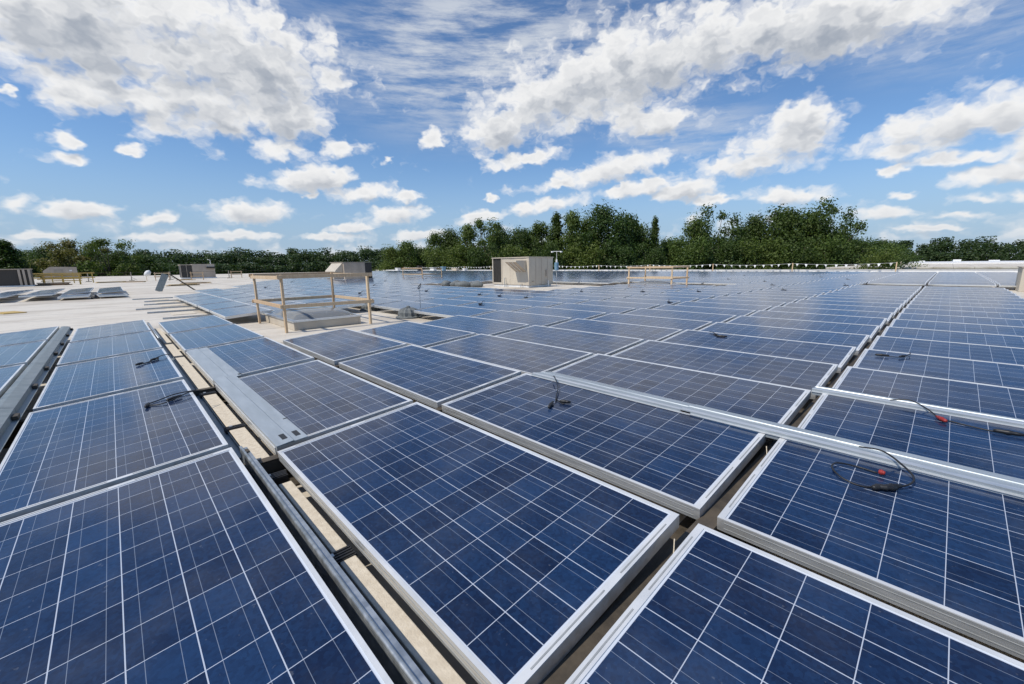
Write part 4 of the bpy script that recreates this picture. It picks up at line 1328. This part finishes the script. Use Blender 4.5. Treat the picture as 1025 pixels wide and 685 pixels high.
# x, y, height of the top, crown width, kind
TREES = [(-188.8, -21.9, 10.1, 9.9, 'conifer'),
 (-199.8, -19.8, 5.9, 7.5, 'broad'),
 (-192.8, -14.7, 8.8, 8.0, 'broad'),
 (-173.8, -9.2, 9.8, 10.3, 'olive'),
 (-175.7, -5.2, 10.3, 11.8, 'olive'),
 (-162.7, -0.5, 9.8, 9.0, 'ragged'),
 (-172.2, 2.1, 7.4, 6.7, 'broad'),
 (-114.9, 62.0, 7.3, 7.9, 'broad'),
 (-109.2, 63.9, 8.5, 6.5, 'tall'),
 (-109.9, 68.6, 6.9, 6.1, 'broad'),
 (-100.1, 68.1, 10.7, 5.7, 'tall'),
 (-98.8, 72.8, 12.0, 7.0, 'broad'),
 (-93.3, 74.3, 12.7, 7.4, 'tall'),
 (-88.3, 76.9, 13.8, 6.7, 'ragged'),
 (-90.2, 84.9, 12.5, 7.7, 'broad'),
 (-83.7, 85.6, 11.8, 8.6, 'broad'),
 (-81.8, 92.4, 13.5, 8.2, 'tall'),
 (-73.5, 89.7, 15.0, 7.1, 'conifer'),
 (-70.1, 91.9, 15.4, 6.5, 'tall'),
 (-70.0, 99.1, 14.6, 7.4, 'broad'),
 (-61.4, 95.5, 16.8, 12.0, 'broad'),
 (-59.9, 102.5, 14.9, 9.2, 'broad'),
 (-59.0, 108.5, 12.1, 6.2, 'tall'),
 (-54.1, 108.1, 13.5, 4.6, 'conifer'),
 (-54.1, 115.6, 8.2, 6.8, 'broad'),
 (-44.7, 112.0, 13.2, 8.9, 'broad'),
 (-40.8, 113.7, 15.2, 9.7, 'ragged'),
 (-41.8, 101.8, 7.5, 9.7, 'bush'),
 (-34.8, 106.0, 7.1, 10.4, 'bush'),
 (-33.1, 124.4, 13.7, 9.9, 'broad'),
 (-28.4, 126.7, 15.2, 12.8, 'broad'),
 (-23.4, 130.2, 14.5, 12.2, 'broad'),
 (-19.9, 131.4, 16.1, 9.0, 'ragged'),
 (-17.7, 136.3, 9.5, 6.7, 'broad'),
 (-47.4, 95.4, 5.7, 8.7, 'bush'),
 (-28.5, 111.0, 6.7, 10.3, 'bush'),
 (-22.3, 116.1, 6.5, 10.7, 'bush'),
 (-17.3, 122.7, 6.7, 8.4, 'bush'),
 (-13.4, 129.6, 6.0, 8.1, 'bush'),
 (-9.7, 134.7, 5.3, 7.3, 'bush'),
 (-6.8, 138.9, 4.1, 5.9, 'bush'),
 (-89.2, 63.7, 6.3, 9.4, 'bush'),
 (-81.5, 68.8, 6.6, 10.3, 'bush'),
 (-75.9, 75.9, 6.0, 10.4, 'bush'),
 (-67.7, 80.2, 6.5, 10.1, 'bush'),
 (-61.0, 85.7, 6.1, 10.0, 'bush'),
 (-53.5, 90.6, 6.1, 9.8, 'bush'),
 (-16.1, 155.1, 7.5, 11.4, 'broad'),
 (-12.2, 169.6, 7.5, 12.1, 'broad'),
 (-5.1, 85.8, 2.7, 4.6, 'bush'),
 (-3.4, 90.4, 1.8, 3.8, 'bush'),
 (-2.2, 94.3, 0.8, 2.3, 'bush'),
 (-122.3, 68.6, 5.8, 9.8, 'broad'),
 (-108.9, 79.1, 9.3, 10.9, 'broad'),
 (-100.8, 91.1, 11.1, 11.7, 'broad'),
 (-90.4, 99.0, 11.1, 11.5, 'broad'),
 (-79.3, 107.8, 11.7, 10.7, 'broad'),
 (-63.9, 117.4, 9.4, 10.4, 'broad'),
 (-55.9, 123.9, 8.0, 9.1, 'broad'),
 (-40.9, 129.5, 8.5, 10.3, 'broad'),
 (-36.5, 123.0, 11.1, 5.9, 'broad'),
 (-216.1, -21.5, 8.2, 13.5, 'broad'),
 (-198.5, -3.2, 7.9, 13.5, 'broad'),
 (-190.5, 7.7, 6.5, 13.7, 'broad')]
KLAB = {'broad': ('broad_tree', 'round dark green tree in the line behind the roof edge', 'round green trees in the tree line'),
        'tall': ('tall_tree', 'slender mid green tree in the line behind the roof edge', 'slender green trees in the tree line'),
        'conifer': ('conifer_tree', None, None), 'ragged': ('ragged_tree', None, None),
        'bush': ('leafy_bush', 'low leafy green bush growing in front of taller trees', 'bushes below the tree line'),
        'olive': ('olive_tree', 'sparse olive yellow tree behind the yellow lumber at left', 'olive trees at left')}
SPECIAL = {0: 'dark pointed conifer at the left border', 5: 'loose ragged tree at right end of the left tree group',
4: 'taller olive yellow tree, right of the other olive tree at left', 3: 'olive yellow tree directly behind the yellow lumber crate',
13: 'ragged green tree above the left side of the beige roof unit', 17: 'pointed dark conifer left of the tallest dark tree', 20: 'tallest broad dark tree of the middle group',
23: 'thin pointed conifer standing right of the tallest dark tree', 25: 'left part of the twin dark trees right of the thin conifer', 26: 'ragged dark tree with drooping right side, right of the thin conifer',
32: 'ragged tree with open light crown at right end of tall trees'
}
for i, (x, y, zt, w, kind) in enumerate(TREES):
    pr = PROT[kind][i % len(PROT[kind])]
    co, tk, wid, hgt, used = pr
    nm, lab, grp = KLAB[kind]
    if i in SPECIAL:
        lab, grp = SPECIAL[i], None
    t = thing(nm, lab, 'bush' if kind == 'bush' else 'tree', (x, y, GROUND), (0, 0, (i * 2.1) % 6.28), grp)
    sz = (zt - GROUND) / hgt
    sx = max(w / wid * 1.7, sz * (.45 if kind == 'conifer' else .75))
    t.scale = (sx, sx, sz)
    for part in (co, tk):
        q = part if not used else part.copy()
        if used:
            COL.objects.link(q)
        q.parent = t
    pr[4] = True

for lst in PROT.values():
    for co, tk, _, _, used in lst:
        if not used:
            bpy.data.objects.remove(co)
            bpy.data.objects.remove(tk)

# the far wood on the horizon: one mass
def wood(name, a0, a1, dist, top, seed, label):
    rr = random.Random(seed)
    b = MB()
    n = int(abs(a1 - a0) / 0.5)
    for k in range(n):
        a = a0 + (a1 - a0) * (k + rr.uniform(-.4, .4)) / n
        for row, (dd, hh) in enumerate(((0, .62), (14, .85), (30, 1.0))):
            d = dist(a) + dd + rr.uniform(-5, 5)
            h = (top(a) - GROUND) * hh * rr.uniform(.86, 1.04)
            dirv = HEAD * math.cos(R(a)) + SIDE * math.sin(R(a))
            c = Vector((2.74, -.6, 0)) + dirv * d
            rd = rr.uniform(3.2, 5.0)
            for j in range(4 if row else 2):
                zc = GROUND + h - rd * .75 - j * rd * 1.1
                leaf_quads(b, (c.x + rr.uniform(-2, 2), c.y + rr.uniform(-2, 2), zc), rd, 230 if j == 0 else 90, .66, rr, .8, .8)
    return tag(b.build(name, 'leaf_far'), label, 'woodland', kind='stuff')


wood('far_wood', -56, -6, lambda a: 262 - abs(a + 25) * .6, lambda a: 1.0 + 12.6 * math.cos(R(a)) + .9 * math.sin(a * .9) + .7 * math.sin(a * 2.3 + 1), 3, 'dark green far wood along the horizon at left')
wood('far_wood', -6, 26, lambda a: 290, lambda a: 11.5 + math.sin(a), 7, 'dark green far wood glimpsed between the middle trees')
wood('far_wood', 24, 58, lambda a: 330, lambda a: 0.4 + 18.2 * math.cos(R(a)) + .7 * math.sin(a * .7) + .5 * math.sin(a * 2.1), 4, 'dark green far wood along the horizon at right')
